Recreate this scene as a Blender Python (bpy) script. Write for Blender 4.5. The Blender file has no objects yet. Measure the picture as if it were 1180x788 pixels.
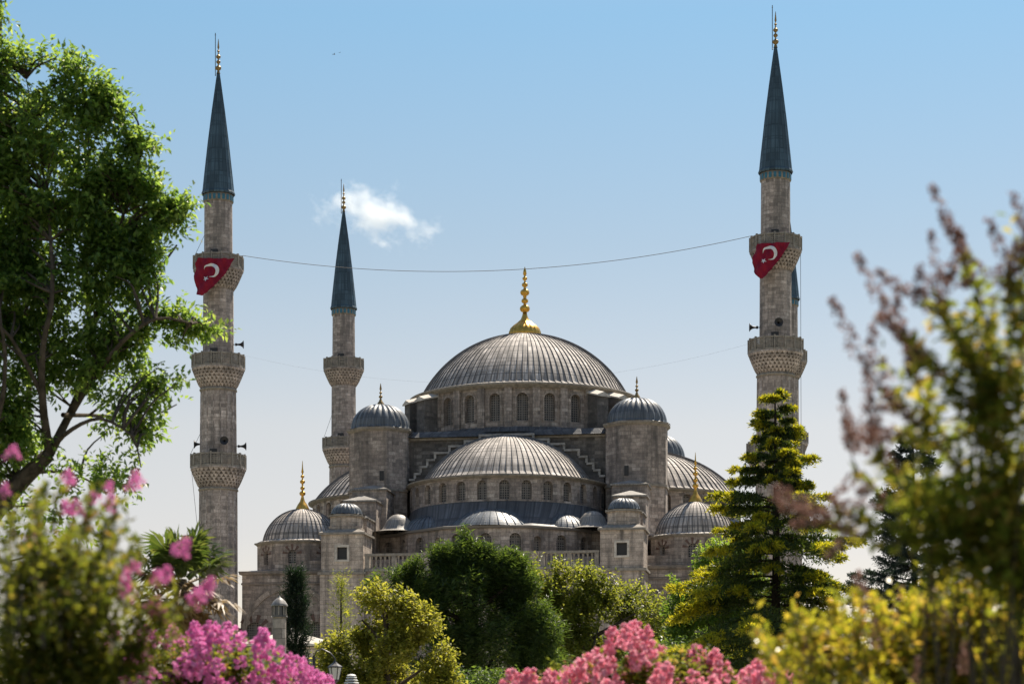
import bpy, math, random
import numpy as np
from mathutils import Vector, noise, Matrix
R = math.radians
PI = math.pi
sc = bpy.context.scene
F, Y0, CX, EYE = 2634.0, 908.0, 590.0, 1.7          # focal length in photo pixels, horizon row, centre column, eye height

# ------------------------------------------------------------------ camera
cd = bpy.data.cameras.new('camera'); cam = bpy.data.objects.new('camera', cd); sc.collection.objects.link(cam)
cam.location = (0, 0, EYE); cam.rotation_euler = (PI/2, 0, 0)
cd.sensor_width = 36; cd.lens = 36*F/1180; cd.shift_y = (Y0-394)/1180
cd.clip_start = .1; cd.clip_end = 20000
cd.dof.use_dof = True; cd.dof.focus_distance = 190; cd.dof.aperture_fstop = 4.6
sc.camera = cam
# ------------------------------------------------------------------ sky and sun
SUN_EL, SUN_AZ = R(57), R(27)                        # azimuth measured from +Y towards +X
w = bpy.data.worlds.new('World'); sc.world = w; w.use_nodes = True
nt = w.node_tree; bg = nt.nodes['Background']
sky = nt.nodes.new('ShaderNodeTexSky'); sky.sky_type = 'NISHITA'; sky.sun_disc = False
sky.sun_elevation = SUN_EL; sky.sun_rotation = SUN_AZ
sky.altitude = 0; sky.air_density = 1.0; sky.dust_density = 0.35; sky.ozone_density = 1.6
hs = nt.nodes.new('ShaderNodeHueSaturation'); hs.inputs['Saturation'].default_value = 1.0
nt.links.new(sky.outputs[0], hs.inputs['Color']); tcw = nt.nodes.new('ShaderNodeTexCoord'); sxw = nt.nodes.new('ShaderNodeSeparateXYZ'); rw = nt.nodes.new('ShaderNodeValToRGB'); mw = nt.nodes.new('ShaderNodeMix')
mw.data_type = 'RGBA'; mw.blend_type = 'MULTIPLY'; mw.inputs[0].default_value = 1
el = rw.color_ramp.elements                                      # hazy white band low down, deeper blue higher up
for p_, c_ in ((.109, (.83, .61, .51)), (.155, (.91, .665, .52)), (.232, (.745, .665, .56)), (.32, (.615, .725, .665)), (.5, (.95, .9, .82))):
    e_ = el.new(p_); e_.color = (*c_, 1)
el.remove(el[0]); el[0].color = (.83, .61, .51, 1); el.remove(el[len(el)-1])
nt.links.new(tcw.outputs['Generated'], sxw.inputs[0]); nt.links.new(sxw.outputs[2], rw.inputs[0])
nt.links.new(hs.outputs[0], mw.inputs[6]); nt.links.new(rw.outputs[0], mw.inputs[7]); nt.links.new(mw.outputs[2], bg.inputs[0]); bg.inputs[1].default_value = .1
ld = bpy.data.lights.new('sun', 'SUN'); ld.energy = 5.0; ld.angle = R(.5); ld.color = (1, .90, .76)
sun = bpy.data.objects.new('sun', ld); sc.collection.objects.link(sun)
sd = Vector((math.sin(SUN_AZ)*math.cos(SUN_EL), math.cos(SUN_AZ)*math.cos(SUN_EL), math.sin(SUN_EL)))
sun.rotation_euler = sd.to_track_quat('Z', 'Y').to_euler(); sun.location = (0, 0, 150)
vs = sc.view_settings
sc.display_settings.display_device = 'sRGB'
vs.view_transform = 'Standard'; vs.look = 'None'; vs.gamma = 1; vs.use_curve_mapping = False; vs.exposure = 0.88

# ------------------------------------------------------------------ helpers
def P(px, py, d): return Vector(((px-CX)/F*d, d, EYE+(Y0-py)/F*d))
def tag(o, label=None, cat=None, group=None, kind=None):
    for k, v in (('label', label), ('category', cat), ('group', group), ('kind', kind)):
        if v: o[k] = v
    return o
def empty(name, loc=(0, 0, 0), rz=0, parent=None):
    o = bpy.data.objects.new(name, None); sc.collection.objects.link(o)
    o.location = loc; o.rotation_euler = (0, 0, rz); o.parent = parent; o.empty_display_size = .5
    return o
def link(name, me, mat=None, parent=None):
    o = bpy.data.objects.new(name, me); sc.collection.objects.link(o); o.parent = parent
    if mat: me.materials.append(mat)
    return o
def copy_tree(o, parent=None):
    c = o.copy(); sc.collection.objects.link(c); c.parent = parent
    for ch in list(KIDS.get(o.name, [])) or [x for x in o.children]: copy_tree(ch, c)
    return c
KIDS = {}

class MB:
    """collects faces with UVs in metres; build() links them as one mesh"""
    def __init__(s): s.v = []; s.f = []; s.uv = []; s.sm = []
    def face(s, pts, uvs=None, smooth=False):
        i = len(s.v); s.v += [tuple(p) for p in pts]; s.f.append(list(range(i, i+len(pts))))
        if uvs is None:
            a = Vector(pts[1])-Vector(pts[0]); n = a.cross(Vector(pts[2])-Vector(pts[1]))
            if n.length > 0: n.normalize()
            if abs(n.z) > .75: uvs = [(p[0], p[1]) for p in pts]
            else:
                t = Vector((-n.y, n.x, 0)); t = t.normalized() if t.length > 1e-6 else Vector((1, 0, 0))
                uvs = [(Vector(p).dot(t), p[2]) for p in pts]
        s.uv += uvs; s.sm.append(smooth)
    def grid(s, rows, uvr=None, smooth=True):
        """rows: list of rows of points, shared verts"""
        i = len(s.v); m = len(rows[0])
        for r in rows: s.v += [tuple(p) for p in r]
        for a in range(len(rows)-1):
            for b in range(m-1):
                s.f.append([i+a*m+b, i+a*m+b+1, i+(a+1)*m+b+1, i+(a+1)*m+b]); s.sm.append(smooth)
                if uvr: s.uv += [uvr[a][b], uvr[a][b+1], uvr[a+1][b+1], uvr[a+1][b]]
                else: s.uv += [(0, 0)]*4
    def box(s, x0, x1, y0, y1, z0, z1):
        s.prism([(x0, y0), (x1, y0), (x1, y1), (x0, y1)], z0, z1)
    def prism(s, poly, z0, z1, poly1=None, bottom=True, top=True):
        q = poly1 or poly; n = len(poly); u = 0
        for i in range(n):
            j = (i+1) % n; a, b, c, d = poly[i], poly[j], q[j], q[i]
            L = math.hypot(b[0]-a[0], b[1]-a[1])
            s.face([(a[0], a[1], z0), (b[0], b[1], z0), (c[0], c[1], z1), (d[0], d[1], z1)], [(u, z0), (u+L, z0), (u+L, z1), (u, z1)]); u += L
        if top: s.face([(p[0], p[1], z1) for p in q])
        if bottom: s.face([(p[0], p[1], z0) for p in reversed(poly)])
    def lathe(s, prof, cx=0, cy=0, n=24, a0=0, a1=2*PI, smooth=True, fn=None, sx=1, sy=1):
        rows = []; uvr = []; acc = 0
        for k, (r, z) in enumerate(prof):
            if k: acc += math.hypot(r-prof[k-1][0], z-prof[k-1][1])
            row = []; ur = []
            for i in range(n+1):
                a = a0+(a1-a0)*i/n; rr = r+(fn(a, k) if fn else 0)
                row.append((cx+rr*math.cos(a)*sx, cy+rr*math.sin(a)*sy, z)); ur.append((a*max(p[0] for p in prof), z if abs(prof[-1][1]-prof[0][1]) > .2 else acc))
            rows.append(row); uvr.append(ur)
        s.grid(rows, uvr, smooth)
    def tube(s, pts, rad, n=8, cap=True):
        pts = [Vector(p) for p in pts]; m = len(pts)
        if not hasattr(rad, '__len__'): rad = [rad]*m
        rows = []; up = Vector((.31, .2, .93)); acc = 0; uvr = []
        for k, p in enumerate(pts):
            t = (pts[min(k+1, m-1)]-pts[max(k-1, 0)]).normalized()
            a = t.cross(up); 
            if a.length < .1: a = t.cross(Vector((1, 0, 0)))
            a.normalize(); b = t.cross(a).normalized()
            if k: acc += (p-pts[k-1]).length
            rows.append([p+(a*math.cos(2*PI*i/n)+b*math.sin(2*PI*i/n))*rad[k] for i in range(n+1)])
            uvr.append([(2*PI*i/n*max(rad), acc) for i in range(n+1)])
        s.grid(rows, uvr, True)
        if cap:
            s.face(rows[0][:-1]); s.face(rows[-1][:-1])
    def build(s, name, mat, parent=None):
        me = bpy.data.meshes.new(name); me.from_pydata(s.v, [], s.f)
        uv = me.uv_layers.new(name='UVMap'); uv.data.foreach_set('uv', np.array(s.uv, dtype=np.float32).ravel())
        me.polygons.foreach_set('use_smooth', s.sm); me.update()
        return link(name, me, mat, parent)

def ngon(cx, cy, r, n, off=0): return [(cx+r*math.cos(off+2*PI*i/n), cy+r*math.sin(off+2*PI*i/n)) for i in range(n)]

# ------------------------------------------------------------------ materials
class NT:
    def __init__(s, name):
        s.m = bpy.data.materials.new(name); s.m.use_nodes = True; s.t = s.m.node_tree; s.t.nodes.clear()
        s.out = s.n('OutputMaterial')
    def n(s, typ, **kw):
        x = s.t.nodes.new('ShaderNode'+typ)
        for k, v in kw.items():
            if k.startswith('_'): setattr(x, k[1:], v)
            else: s.set(x, k, v)
        return x
    def set(s, x, k, v):
        sock = x.inputs[int(k[1:])] if k[0] == 'i' and k[1:].isdigit() else x.inputs[k.replace('__', ' ')]
        if isinstance(v, bpy.types.NodeSocket): s.t.links.new(v, sock)
        else: sock.default_value = v
    def math(s, op, a, b=0, c=None):
        x = s.n('Math', _operation=op, i0=a, i1=b)
        if c is not None: s.set(x, 'i2', c)
        return x.outputs[0]
    def ramp(s, f, stops):
        x = s.n('ValToRGB', Fac=f); e = x.color_ramp.elements
        while len(e) < len(stops): e.new(.5)
        for q, (p, c) in zip(e, stops): q.position = p; q.color = (*c, 1) if len(c) == 3 else c
        return x.outputs[0]
    def mix(s, f, a, b, mode='MIX'):
        x = s.n('Mix', _data_type='RGBA', _blend_type=mode, i0=f, i6=a, i7=b); return x.outputs[2]
    def noise(s, vec, scale, detail=4, rough=.55, out=0):
        return s.n('TexNoise', Vector=vec, Scale=scale, Detail=detail, Roughness=rough).outputs[out]
def C(*c): return (*c, 1)
def g(v): return (v, v, v)

def stone(name, c1=(.43, .36, .305), c2=(.20, .17, .15), c3=(.66, .57, .49), stain=.75, bw=.85, bh=.36, dark=1.0, ribs=False):
    m = NT(name); tc = m.n('TexCoord'); uv = tc.outputs['UV']; ob = tc.outputs['Object']
    br = m.n('TexBrick', Vector=uv, Scale=1.0, Color1=C(*g(0.0)), Color2=C(*g(1.0)), Mortar=C(*g(.5)), Mortar__Size=.018, Bias=0.0, Brick__Width=bw, Row__Height=bh)
    br.inputs['Mortar Smooth'].default_value = .3
    base = m.ramp(br.outputs['Color'], [(0, c2), (.3, c1), (.7, c1), (1, c3)]); n3 = m.noise(ob, 9, 3, .7)
    n1 = m.noise(ob, .35, 5, .6); n2 = m.noise(ob, 2.3, 4, .6)
    col = m.mix(m.math('MULTIPLY', m.ramp(n1, [(.38, g(0)), (.62, g(1))]), stain), base, C(c1[0]*.58, c1[1]*.58, c1[2]*.6))
    col = m.mix(.6, col, m.ramp(n2, [(.3, g(.5)), (.7, g(1.35))]), 'MULTIPLY'); col = m.mix(.5, col, m.ramp(n3, [(.3, g(.5)), (.7, g(1.4))]), 'MULTIPLY')
    mp = m.n('Mapping', Vector=ob, Scale=(1.3, 1.3, .12)); st = m.noise(mp.outputs[0], 1.0, 5, .65)
    col = m.mix(m.math('MULTIPLY', m.ramp(st, [(.46, g(0)), (.68, g(1))]), .75), col, C(.07*dark, .064*dark, .058*dark))
    mort = m.math('MULTIPLY', br.outputs['Fac'], .55)
    col = m.mix(mort, col, C(.10, .09, .08))
    bmp = m.n('Bump', Strength=.5, Distance=.05, Height=m.math('ADD', m.math('MULTIPLY', br.outputs['Fac'], -1.0), m.math('MULTIPLY', n2, .6)))
    p = m.n('BsdfPrincipled', Base__Color=col, Roughness=.9, Normal=bmp.outputs[0])
    m.t.links.new(p.outputs[0], m.out.inputs[0]); return m.m

def lead(name, c=(.56, .50, .44), dk=(.10, .096, .092), rough=.7, seams=True, tint=(1, 1, 1)):
    """weathered lead sheets: UV x counts seams, UV y is metres down the slope"""
    m = NT(name); tc = m.n('TexCoord'); uv = tc.outputs['UV']; ob = tc.outputs['Object']
    sx = m.n('SeparateXYZ', Vector=uv)
    br = m.n('TexBrick', Vector=uv, Scale=1.0, Color1=C(*g(0)), Color2=C(*g(1)), Mortar=C(*g(.3)), Mortar__Size=.05, Brick__Width=1.0, Row__Height=1.35)
    br.offset = .0 if seams else .5
    n1 = m.noise(ob, .6, 5, .6); n2 = m.noise(ob, 5, 4, .6)
    c = tuple(a*b for a, b in zip(c, tint))
    base = m.ramp(br.outputs['Color'], [(0, tuple(x*.72 for x in c)), (.5, c), (1, tuple(min(1, x*1.25) for x in c))])
    mp = m.n('Mapping', Vector=uv, Scale=(3.0, .22, 1)); st = m.noise(mp.outputs[0], 1.6, 4, .6)
    col = m.mix(m.math('MULTIPLY', m.ramp(st, [(.40, g(0)), (.62, g(1))]), .8), base, C(*dk))
    col = m.mix(.5, col, m.ramp(n1, [(.3, g(.6)), (.7, g(1.3))]), 'MULTIPLY')
    if seams:
        fr = m.math('FRACT', sx.outputs[0]); e = m.math('ABSOLUTE', m.math('SUBTRACT', fr, .5))
        col = m.mix(m.math('MULTIPLY', m.ramp(e, [(.36, g(0)), (.44, g(1)), (.475, g(1)), (.49, g(0))]), .8), col, C(*dk))
    col = m.mix(m.math('MULTIPLY', br.outputs['Fac'], .6), col, C(*dk))
    if seams:
        yy = m.math('ADD', m.math('DIVIDE', sx.outputs[1], 1.15), m.math('MULTIPLY', m.math('FLOOR', sx.outputs[0]), .0)); ey = m.math('FRACT', yy)
        col = m.mix(m.math('MULTIPLY', m.ramp(ey, [(0, g(1)), (.08, g(.9)), (.13, g(0))]), .7), col, C(*dk))
        wn = m.n('TexWhiteNoise', _noise_dimensions='2D', Vector=m.n('CombineXYZ', i0=m.math('FLOOR', sx.outputs[0]), i1=m.math('FLOOR', yy)).outputs[0])
        col = m.mix(.55, col, m.ramp(wn.outputs[0], [(0, g(.62)), (.5, g(1)), (1, g(1.35))]), 'MULTIPLY')
    bmp = m.n('Bump', Strength=.35, Distance=.04, Height=m.math('ADD', m.math('MULTIPLY', br.outputs['Fac'], -.5), m.math('MULTIPLY', n2, .5)))
    p = m.n('BsdfPrincipled', Base__Color=col, Roughness=rough, Metallic=0.0, Normal=bmp.outputs[0]); p.inputs['Specular IOR Level'].default_value = .3
    m.t.links.new(p.outputs[0], m.out.inputs[0]); return m.m

def plain(name, c, rough=.6, metal=0.0, var=.25, scale=4.0, spec=.5):
    m = NT(name); ob = m.n('TexCoord').outputs['Object']
    n1 = m.noise(ob, scale, 5, .6)
    col = m.mix(1.0, C(*c), m.ramp(n1, [(.3, g(1-var)), (.7, g(1+var))]), 'MULTIPLY')
    bmp = m.n('Bump', Strength=.2, Distance=.02, Height=n1)
    p = m.n('BsdfPrincipled', Base__Color=col, Roughness=rough, Metallic=metal, Normal=bmp.outputs[0])
    p.inputs['Specular IOR Level'].default_value = spec
    m.t.links.new(p.outputs[0], m.out.inputs[0]); return m.m

def lattice(name, cs=(.22, .20, .18), cg=(.012, .014, .017), sc_=.24):
    """pierced plaster window grille: round holes in staggered rows"""
    m = NT(name); uv = m.n('TexCoord').outputs['UV']
    v = m.n('TexVoronoi', _voronoi_dimensions='2D', Vector=uv, Scale=1/sc_, Randomness=0.0)
    d = m.ramp(v.outputs['Distance'], [(.30, g(0)), (.40, g(1))])
    col = m.mix(d, C(*cg), C(*cs))
    col = m.mix(.5, col, m.ramp(m.noise(uv, 1.3, 3), [(.3, g(.5)), (.7, g(1.3))]), 'MULTIPLY')
    p = m.n('BsdfPrincipled', Base__Color=col, Roughness=.6)
    m.t.links.new(p.outputs[0], m.out.inputs[0]); return m.m

def leafmat(name, stops, tstops, trans=.5, rough=.45, spec=.35):
    m = NT(name); geo = m.n('NewGeometry'); r = geo.outputs['Random Per Island']
    ob = m.n('TexCoord').outputs['Object']; cl = m.noise(ob, .9, 2)
    f = m.math('ADD', m.math('MULTIPLY', r, .75), m.math('MULTIPLY', m.math('SUBTRACT', cl, .5), .8)); f = m.math('ADD', f, .12)
    col = m.ramp(f, stops); tc = m.ramp(f, tstops)
    p = m.n('BsdfPrincipled', Base__Color=col, Roughness=rough); p.inputs['Specular IOR Level'].default_value = spec
    t = m.n('BsdfTranslucent', Color=tc)
    mx = m.n('MixShader', i0=trans, i1=p.outputs[0], i2=t.outputs[0])
    m.t.links.new(mx.outputs[0], m.out.inputs[0]); return m.m

M = {}
M['stone'] = stone('grey_limestone')
M['stone_light'] = stone('pale_limestone', (.54, .45, .37), (.36, .30, .245), (.64, .55, .46), .45, 1.1, .42)
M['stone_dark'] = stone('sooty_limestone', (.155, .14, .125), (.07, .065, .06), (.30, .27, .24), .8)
M['stone_minaret'] = stone('minaret_limestone', (.49, .41, .355), (.25, .21, .185), (.70, .60, .53), .5, .8, .33, 1.5)
M['trim'] = plain('cornice_stone', (.25, .222, .185), .85, 0, .35, 2.5)
M['trim_light'] = plain('step_stone', (.50, .455, .39), .85, 0, .3, 2.5)
M['trim_mid'] = plain('worn_step_stone', (.36, .33, .29), .85, 0, .45, 1.5)
M['lead'] = lead('lead_sheets')
M['lead_dark'] = lead('dark_lead_sheets', (.125, .126, .13), (.055, .057, .06), .5)
M['lead_turret'] = lead('blue_grey_lead', (.15, .165, .18), (.06, .068, .075), .42, False)
M['lead_flat'] = lead('flat_lead', (.33, .305, .27), (.14, .13, .12), .5, False)
M['lead_spire'] = lead('blue_green_lead', (.065, .108, .140), (.03, .055, .075), .5)
M['gold'] = plain('gilded_copper', (.62, .36, .07), .36, .85, .25, 3)
M['gold_dull'] = plain('dull_gilding', (.30, .20, .08), .45, .7, .3, 3)
M['iron'] = plain('black_iron', (.03, .03, .033), .5, .3, .2, 5)
M['grille'] = lattice('window_grille')
M['dark'] = plain('dark_opening', (.012, .012, .013), .4, 0, .2, 2)
M['glass'] = plain('lantern_glass', (.05, .055, .06), .12, 0, .2, 2, .6)
M['tile'] = plain('turquoise_tile', (.02, .13, .19), .35, 0, .3, 6)
M['red'] = plain('red_flag_cloth', (.22, .010, .03), .8, 0, .15, 1.2, .2)
M['white'] = plain('white_cloth', (.70, .70, .70), .8, 0, .05, 2, .2)
M['bark'] = plain('grey_brown_bark', (.075, .06, .046), .95, 0, .5, 9, .1)
M['bark_dark'] = plain('dark_bark', (.035, .028, .022), .95, 0, .5, 9, .1)
M['red_stone'] = plain('red_voussoir', (.13, .082, .066), .85, 0, .25, 3)
M['cream'] = plain('white_paint', (.55, .54, .50), .6, 0, .1, 3)
# leaves
M['l_tree'] = leafmat('plane_leaves', [(0, (.028, .058, .018)), (.5, (.075, .13, .03)), (1, (.16, .22, .06))], [(0, (.11, .21, .03)), (.5, (.30, .46, .06)), (1, (.60, .70, .13))], .52)
M['l_yellow'] = leafmat('yellow_green_leaves', [(0, (.05, .06, .010)), (.5, (.12, .13, .02)), (1, (.24, .22, .05))], [(0, (.22, .25, .02)), (.5, (.46, .45, .04)), (1, (.70, .62, .10))], .5)
M['l_mid'] = leafmat('mid_green_leaves', [(0, (.035, .05, .010)), (.5, (.085, .10, .015)), (1, (.17, .175, .04))], [(0, (.15, .20, .015)), (.5, (.34, .37, .03)), (1, (.58, .56, .08))], .5)
M['l_bright'] = leafmat('bright_green_leaves', [(0, (.03, .06, .012)), (.5, (.055, .105, .02)), (1, (.10, .15, .03))], [(0, (.12, .24, .02)), (.5, (.28, .42, .035)), (1, (.5, .58, .07))], .5)
M['l_pine'] = leafmat('dark_needles', [(0, (.018, .034, .012)), (.5, (.045, .075, .02)), (1, (.09, .13, .035))], [(0, (.05, .10, .015)), (.5, (.14, .22, .025)), (1, (.30, .40, .05))], .4)
M['l_cedar'] = leafmat('cedar_needles', [(0, (.018, .034, .014)), (.6, (.04, .065, .018)), (1, (.09, .105, .018))], [(0, (.04, .08, .012)), (.5, (.11, .17, .015)), (1, (.28, .30, .02))], .4)
M['l_cedar_sunlit'] = leafmat('sunlit_cedar_tips', [(0, (.07, .10, .012)), (.5, (.24, .22, .014)), (1, (.48, .39, .02))], [(0, (.2, .26, .015)), (.5, (.58, .54, .02)), (1, (.88, .74, .04))], .52)  # fresh tip growth, with the sunlit yellow of bough tops put into the colour
M['l_blue'] = leafmat('blue_spruce_needles', [(0, (.015, .025, .020)), (.5, (.032, .05, .042)), (1, (.07, .09, .08))], [(0, (.02, .04, .02)), (.5, (.05, .08, .04)), (1, (.08, .12, .06))], .25)
M['l_cypress'] = leafmat('cypress_scales', [(0, (.008, .018, .010)), (.5, (.015, .03, .016)), (1, (.03, .05, .022))], [(0, (.01, .03, .01)), (1, (.04, .08, .02))], .25)
M['l_palm'] = leafmat('palm_leaves', [(0, (.03, .05, .012)), (.5, (.06, .09, .02)), (1, (.12, .15, .04))], [(0, (.08, .14, .02)), (.5, (.16, .22, .03)), (1, (.3, .32, .06))], .35)
M['l_dry'] = leafmat('dry_palm_leaves', [(0, (.10, .06, .025)), (.5, (.2, .13, .055)), (1, (.34, .25, .12))], [(0, (.2, .12, .04)), (1, (.4, .28, .12))], .35)
M['l_right'] = leafmat('olive_myrtle_leaves', [(0, (.026, .044, .012)), (.5, (.07, .09, .018)), (.82, (.15, .14, .03)), (1, (.34, .16, .06))], [(0, (.14, .20, .025)), (.5, (.38, .42, .04)), (.8, (.68, .56, .08)), (1, (.85, .42, .18))], .54, .5, .2)
M['l_shrub'] = leafmat('myrtle_leaves', [(0, (.018, .030, .010)), (.5, (.048, .065, .015)), (.82, (.14, .12, .022)), (1, (.34, .15, .035))], [(0, (.09, .13, .015)), (.5, (.28, .31, .03)), (.8, (.40, .38, .04)), (1, (.70, .33, .10))], .5, .5, .2)
M['l_shrub_y'] = leafmat('yellow_myrtle_leaves', [(0, (.05, .065, .010)), (.5, (.15, .14, .018)), (.78, (.32, .25, .03)), (1, (.42, .17, .05))], [(0, (.18, .23, .02)), (.5, (.52, .48, .03)), (.78, (.82, .64, .05)), (1, (.88, .40, .12))], .52, .3, .5)
M['l_seed'] = leafmat('brown_seed_heads', [(0, (.08, .042, .036)), (.5, (.17, .095, .075)), (1, (.30, .17, .15))], [(0, (.20, .10, .07)), (1, (.48, .27, .22))], .4)
M['f_magenta'] = leafmat('magenta_petals', [(0, (.62, .14, .46)), (.5, (.82, .36, .66)), (1, (.93, .64, .82))], [(0, (.82, .16, .52)), (1, (.98, .50, .76))], .5, .6, .2)
M['f_pink'] = leafmat('coral_pink_petals', [(0, (.68, .18, .28)), (.5, (.88, .42, .52)), (1, (.94, .66, .72))], [(0, (.85, .24, .36)), (1, (.97, .62, .68))], .5, .6, .2)

# ------------------------------------------------------------------ ground
mg = NT('park_grass'); ob = mg.n('TexCoord').outputs['Object']
gc = mg.mix(mg.ramp(mg.noise(ob, .08, 5), [(.4, g(0)), (.6, g(1))]), C(.045, .075, .02), C(.16, .14, .11))
gp = mg.n('BsdfPrincipled', Base__Color=gc, Roughness=.95); mg.t.links.new(gp.outputs[0], mg.out.inputs[0])
b = MB(); N_ = 24; S_ = 9000
b.grid([[(-S_+2*S_*i/N_, -1000+2*S_*j/N_, 0) for i in range(N_+1)] for j in range(N_+1)], None, False)
tag(b.build('ground', mg.m), kind='structure')
mpv = stone('paving_stone', (.46, .42, .36), (.36, .33, .28), (.55, .5, .44), .3, .8, .8)
b = MB(); b.box(-45, 50, 150, 290, -.2, .12); tag(b.build('mosque_forecourt', mpv), kind='structure')
b = MB(); b.box(-4, 4, 18, 149.99, -.2, .006); tag(b.build('park_path', mpv), kind='structure')

# ------------------------------------------------------------------ the mosque
MX, MY, TH = 2.121, 245.832, .149
EZ = EYE
def bw_(u, v): return (MX+u*math.cos(TH)+v*math.sin(TH), MY-u*math.sin(TH)+v*math.cos(TH))
U0 = -.75
mq = empty('mosque', (*bw_(U0, 0), 0), -TH)
tag(mq, 'huge grey stone mosque with cascading lead domes and gilded finials behind the park trees', 'mosque')
def H(h): return h+EZ

def wall(Mf, s0, s1, z0, z1, wins, depth, mb, name='window', parent=None, pm=None, step=.6, frame=None, fm=None, pointed=1.0):
    """wall with arched openings; Mf(s, z, d) maps along/up/out; every pane is its own mesh"""
    wins = sorted(wins); K = 8
    ed = [s0]+[(wins[i][0]+wins[i+1][0])/2 for i in range(len(wins)-1)]+[s1]
    def strip(a, b_, za, zb):
        n = max(1, int(math.ceil((b_-a)/step)))
        mb.grid([[Mf(a+(b_-a)*i/n, z, 0) for i in range(n+1)] for z in (za, zb)], [[(a+(b_-a)*i/n, z) for i in range(n+1)] for z in (za, zb)], False)
    if not wins: strip(s0, s1, z0, z1); return
    for (c, hw, zs, zp), e0, e1 in zip(wins, ed[:-1], ed[1:]):
        strip(e0, c-hw, z0, z1); strip(c+hw, e1, z0, z1)
        S = [c-hw*math.cos(PI*k/K) for k in range(K+1)]
        A = [zp+hw*pointed*math.sin(PI*k/K) for k in range(K+1)]
        mb.grid([[Mf(s, z0, 0) for s in S], [Mf(s, zs, 0) for s in S]], [[(s, z0) for s in S], [(s, zs) for s in S]], False)
        mb.grid([[Mf(s, a, 0) for s, a in zip(S, A)], [Mf(s, z1, 0) for s in S]], [[(s, a) for s, a in zip(S, A)], [(s, z1) for s in S]], False)
        loop = [(c-hw, zs)]+list(zip(S, A))+[(c+hw, zs), (c-hw, zs)]
        mb.grid([[Mf(s, z, 0) for s, z in loop], [Mf(s, z, -depth) for s, z in loop]], [[(s+z, 0) for s, z in loop], [(s+z, depth) for s, z in loop]], False)
        if frame:
            fw, fp = frame
            o1 = [(c-hw, zs)]+list(zip(S, A))+[(c+hw, zs)]
            o2 = [(c-hw-fw, zs)]+[(c-(hw+fw)*math.cos(PI*k/K), zp+(hw+fw)*pointed*math.sin(PI*k/K)) for k in range(K+1)]+[(c+hw+fw, zs)]
            t = fm if fm is not None else mb
            t.grid([[Mf(*p, 0) for p in o2], [Mf(*p, fp) for p in o2], [Mf(*p, fp) for p in o1], [Mf(*p, -.05) for p in o1]], [[(p[0], p[1]) for p in o2]]*4, False)
        if parent is not None:
            pb = MB(); dd = -depth+.01
            pb.grid([[Mf(s, zs, dd) for s in S], [Mf(s, max(a, zs+.01), dd) for s, a in zip(S, A)]], [[(s, zs) for s in S], [(s, a) for s, a in zip(S, A)]], False)
            # raised central mullion and rail of the grille
            for (sa, sb, za, zb) in ((c-.05, c+.05, zs, zp+hw*.9), (c-hw, c+hw, zp-.05, zp+.05)):
                q = [Mf(sa, za, dd+.07), Mf(sb, za, dd+.07), Mf(sb, zb, dd+.07), Mf(sa, zb, dd+.07)]
                pb.face(q, [(.08, .08)]*4)
            pb.build(name, pm or M['grille'], parent)

def dome(mb, cx, cy, z, r, rise, ribs, a0=0, a1=2*PI, sx=1, sy=1, rib=.09, skirt=None, nz=18, lobes=False, full=False):
    """lead dome: rolled seams (or swelling lobes); skirt = list of (radius, z) continuing outwards"""
    if full: prof = [(r*math.cos(PI/2*k/nz)**.9 if k < nz else 0.02, z+rise*math.sin(PI/2*k/nz)) for k in range(nz+1)]
    else:
        Rr = (r*r+rise*rise)/(2*rise); t0 = math.asin(min(1, r/Rr)) if rise <= r else PI-math.asin(r/Rr)
        prof = [(max(.02, Rr*math.sin(t0*(1-k/nz))), z+rise-Rr+Rr*math.cos(t0*(1-k/nz))) for k in range(nz+1)]
    prof = (list(reversed(skirt)) if skirt else [])+prof
    ns = int(ribs*(a1-a0)/(2*PI)+.5)
    fr = [0, .07, .3, .5, .7, .93] if not lobes else [0, .12, .3, .5, .7, .88]
    cols = []
    for i in range(ns):
        for f_ in fr: cols.append((i+f_, f_))
    cols.append((ns, 0))
    rows = []; uvr = []; acc = 0; rp = prof[0]
    for (rr, zz) in prof:
        acc += math.hypot(rr-rp[0], zz-rp[1]); rp = (rr, zz); row = []; ur = []
        att = min(1, rr/(r*.25))
        for t, f_ in cols:
            a = a0+(a1-a0)*t/ns
            bump = (rib if f_ == 0 else 0) if not lobes else rib*(abs(math.sin(PI*f_))**.6)
            q = rr+bump*att*.8; row.append((cx+q*math.cos(a)*sx, cy+q*math.sin(a)*sy, zz+bump*att*.5)); ur.append((t+.0, acc))
        rows.append(row); uvr.append(ur)
    mb.grid(rows, uvr, True if lobes else False)

def cyl(cx, cy, r, sx=1, sy=1):
    def f(s, z, d):
        a = s/r; return (cx+(r+d)*math.cos(a)*sx, cy+(r+d)*math.sin(a)*sy, z)
    return f
def plane(ax, ay, bx, by):
    L = math.hypot(bx-ax, by-ay); tx, ty = (bx-ax)/L, (by-ay)/L
    def f(s, z, d): return (ax+tx*s+ty*d, ay+ty*s-tx*d, z)
    return f, L
def finial(prof, name, mat, parent, cx, cy, z, s=1.0, n=16, gad=None):
    b = MB(); b.lathe([(r*s, z+h*s) for r, h in prof], cx, cy, n, fn=gad); return b.build(name, mat, parent)
def ball(zc, r, k=5, flat=.8): return [(max(.05, r*math.cos(t)), zc+r*flat*math.sin(t)) for t in [(-PI/2+.35)+(PI-.7)*i/k for i in range(k+1)]]

A4 = [0, PI/2, PI, 3*PI/2]
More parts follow.
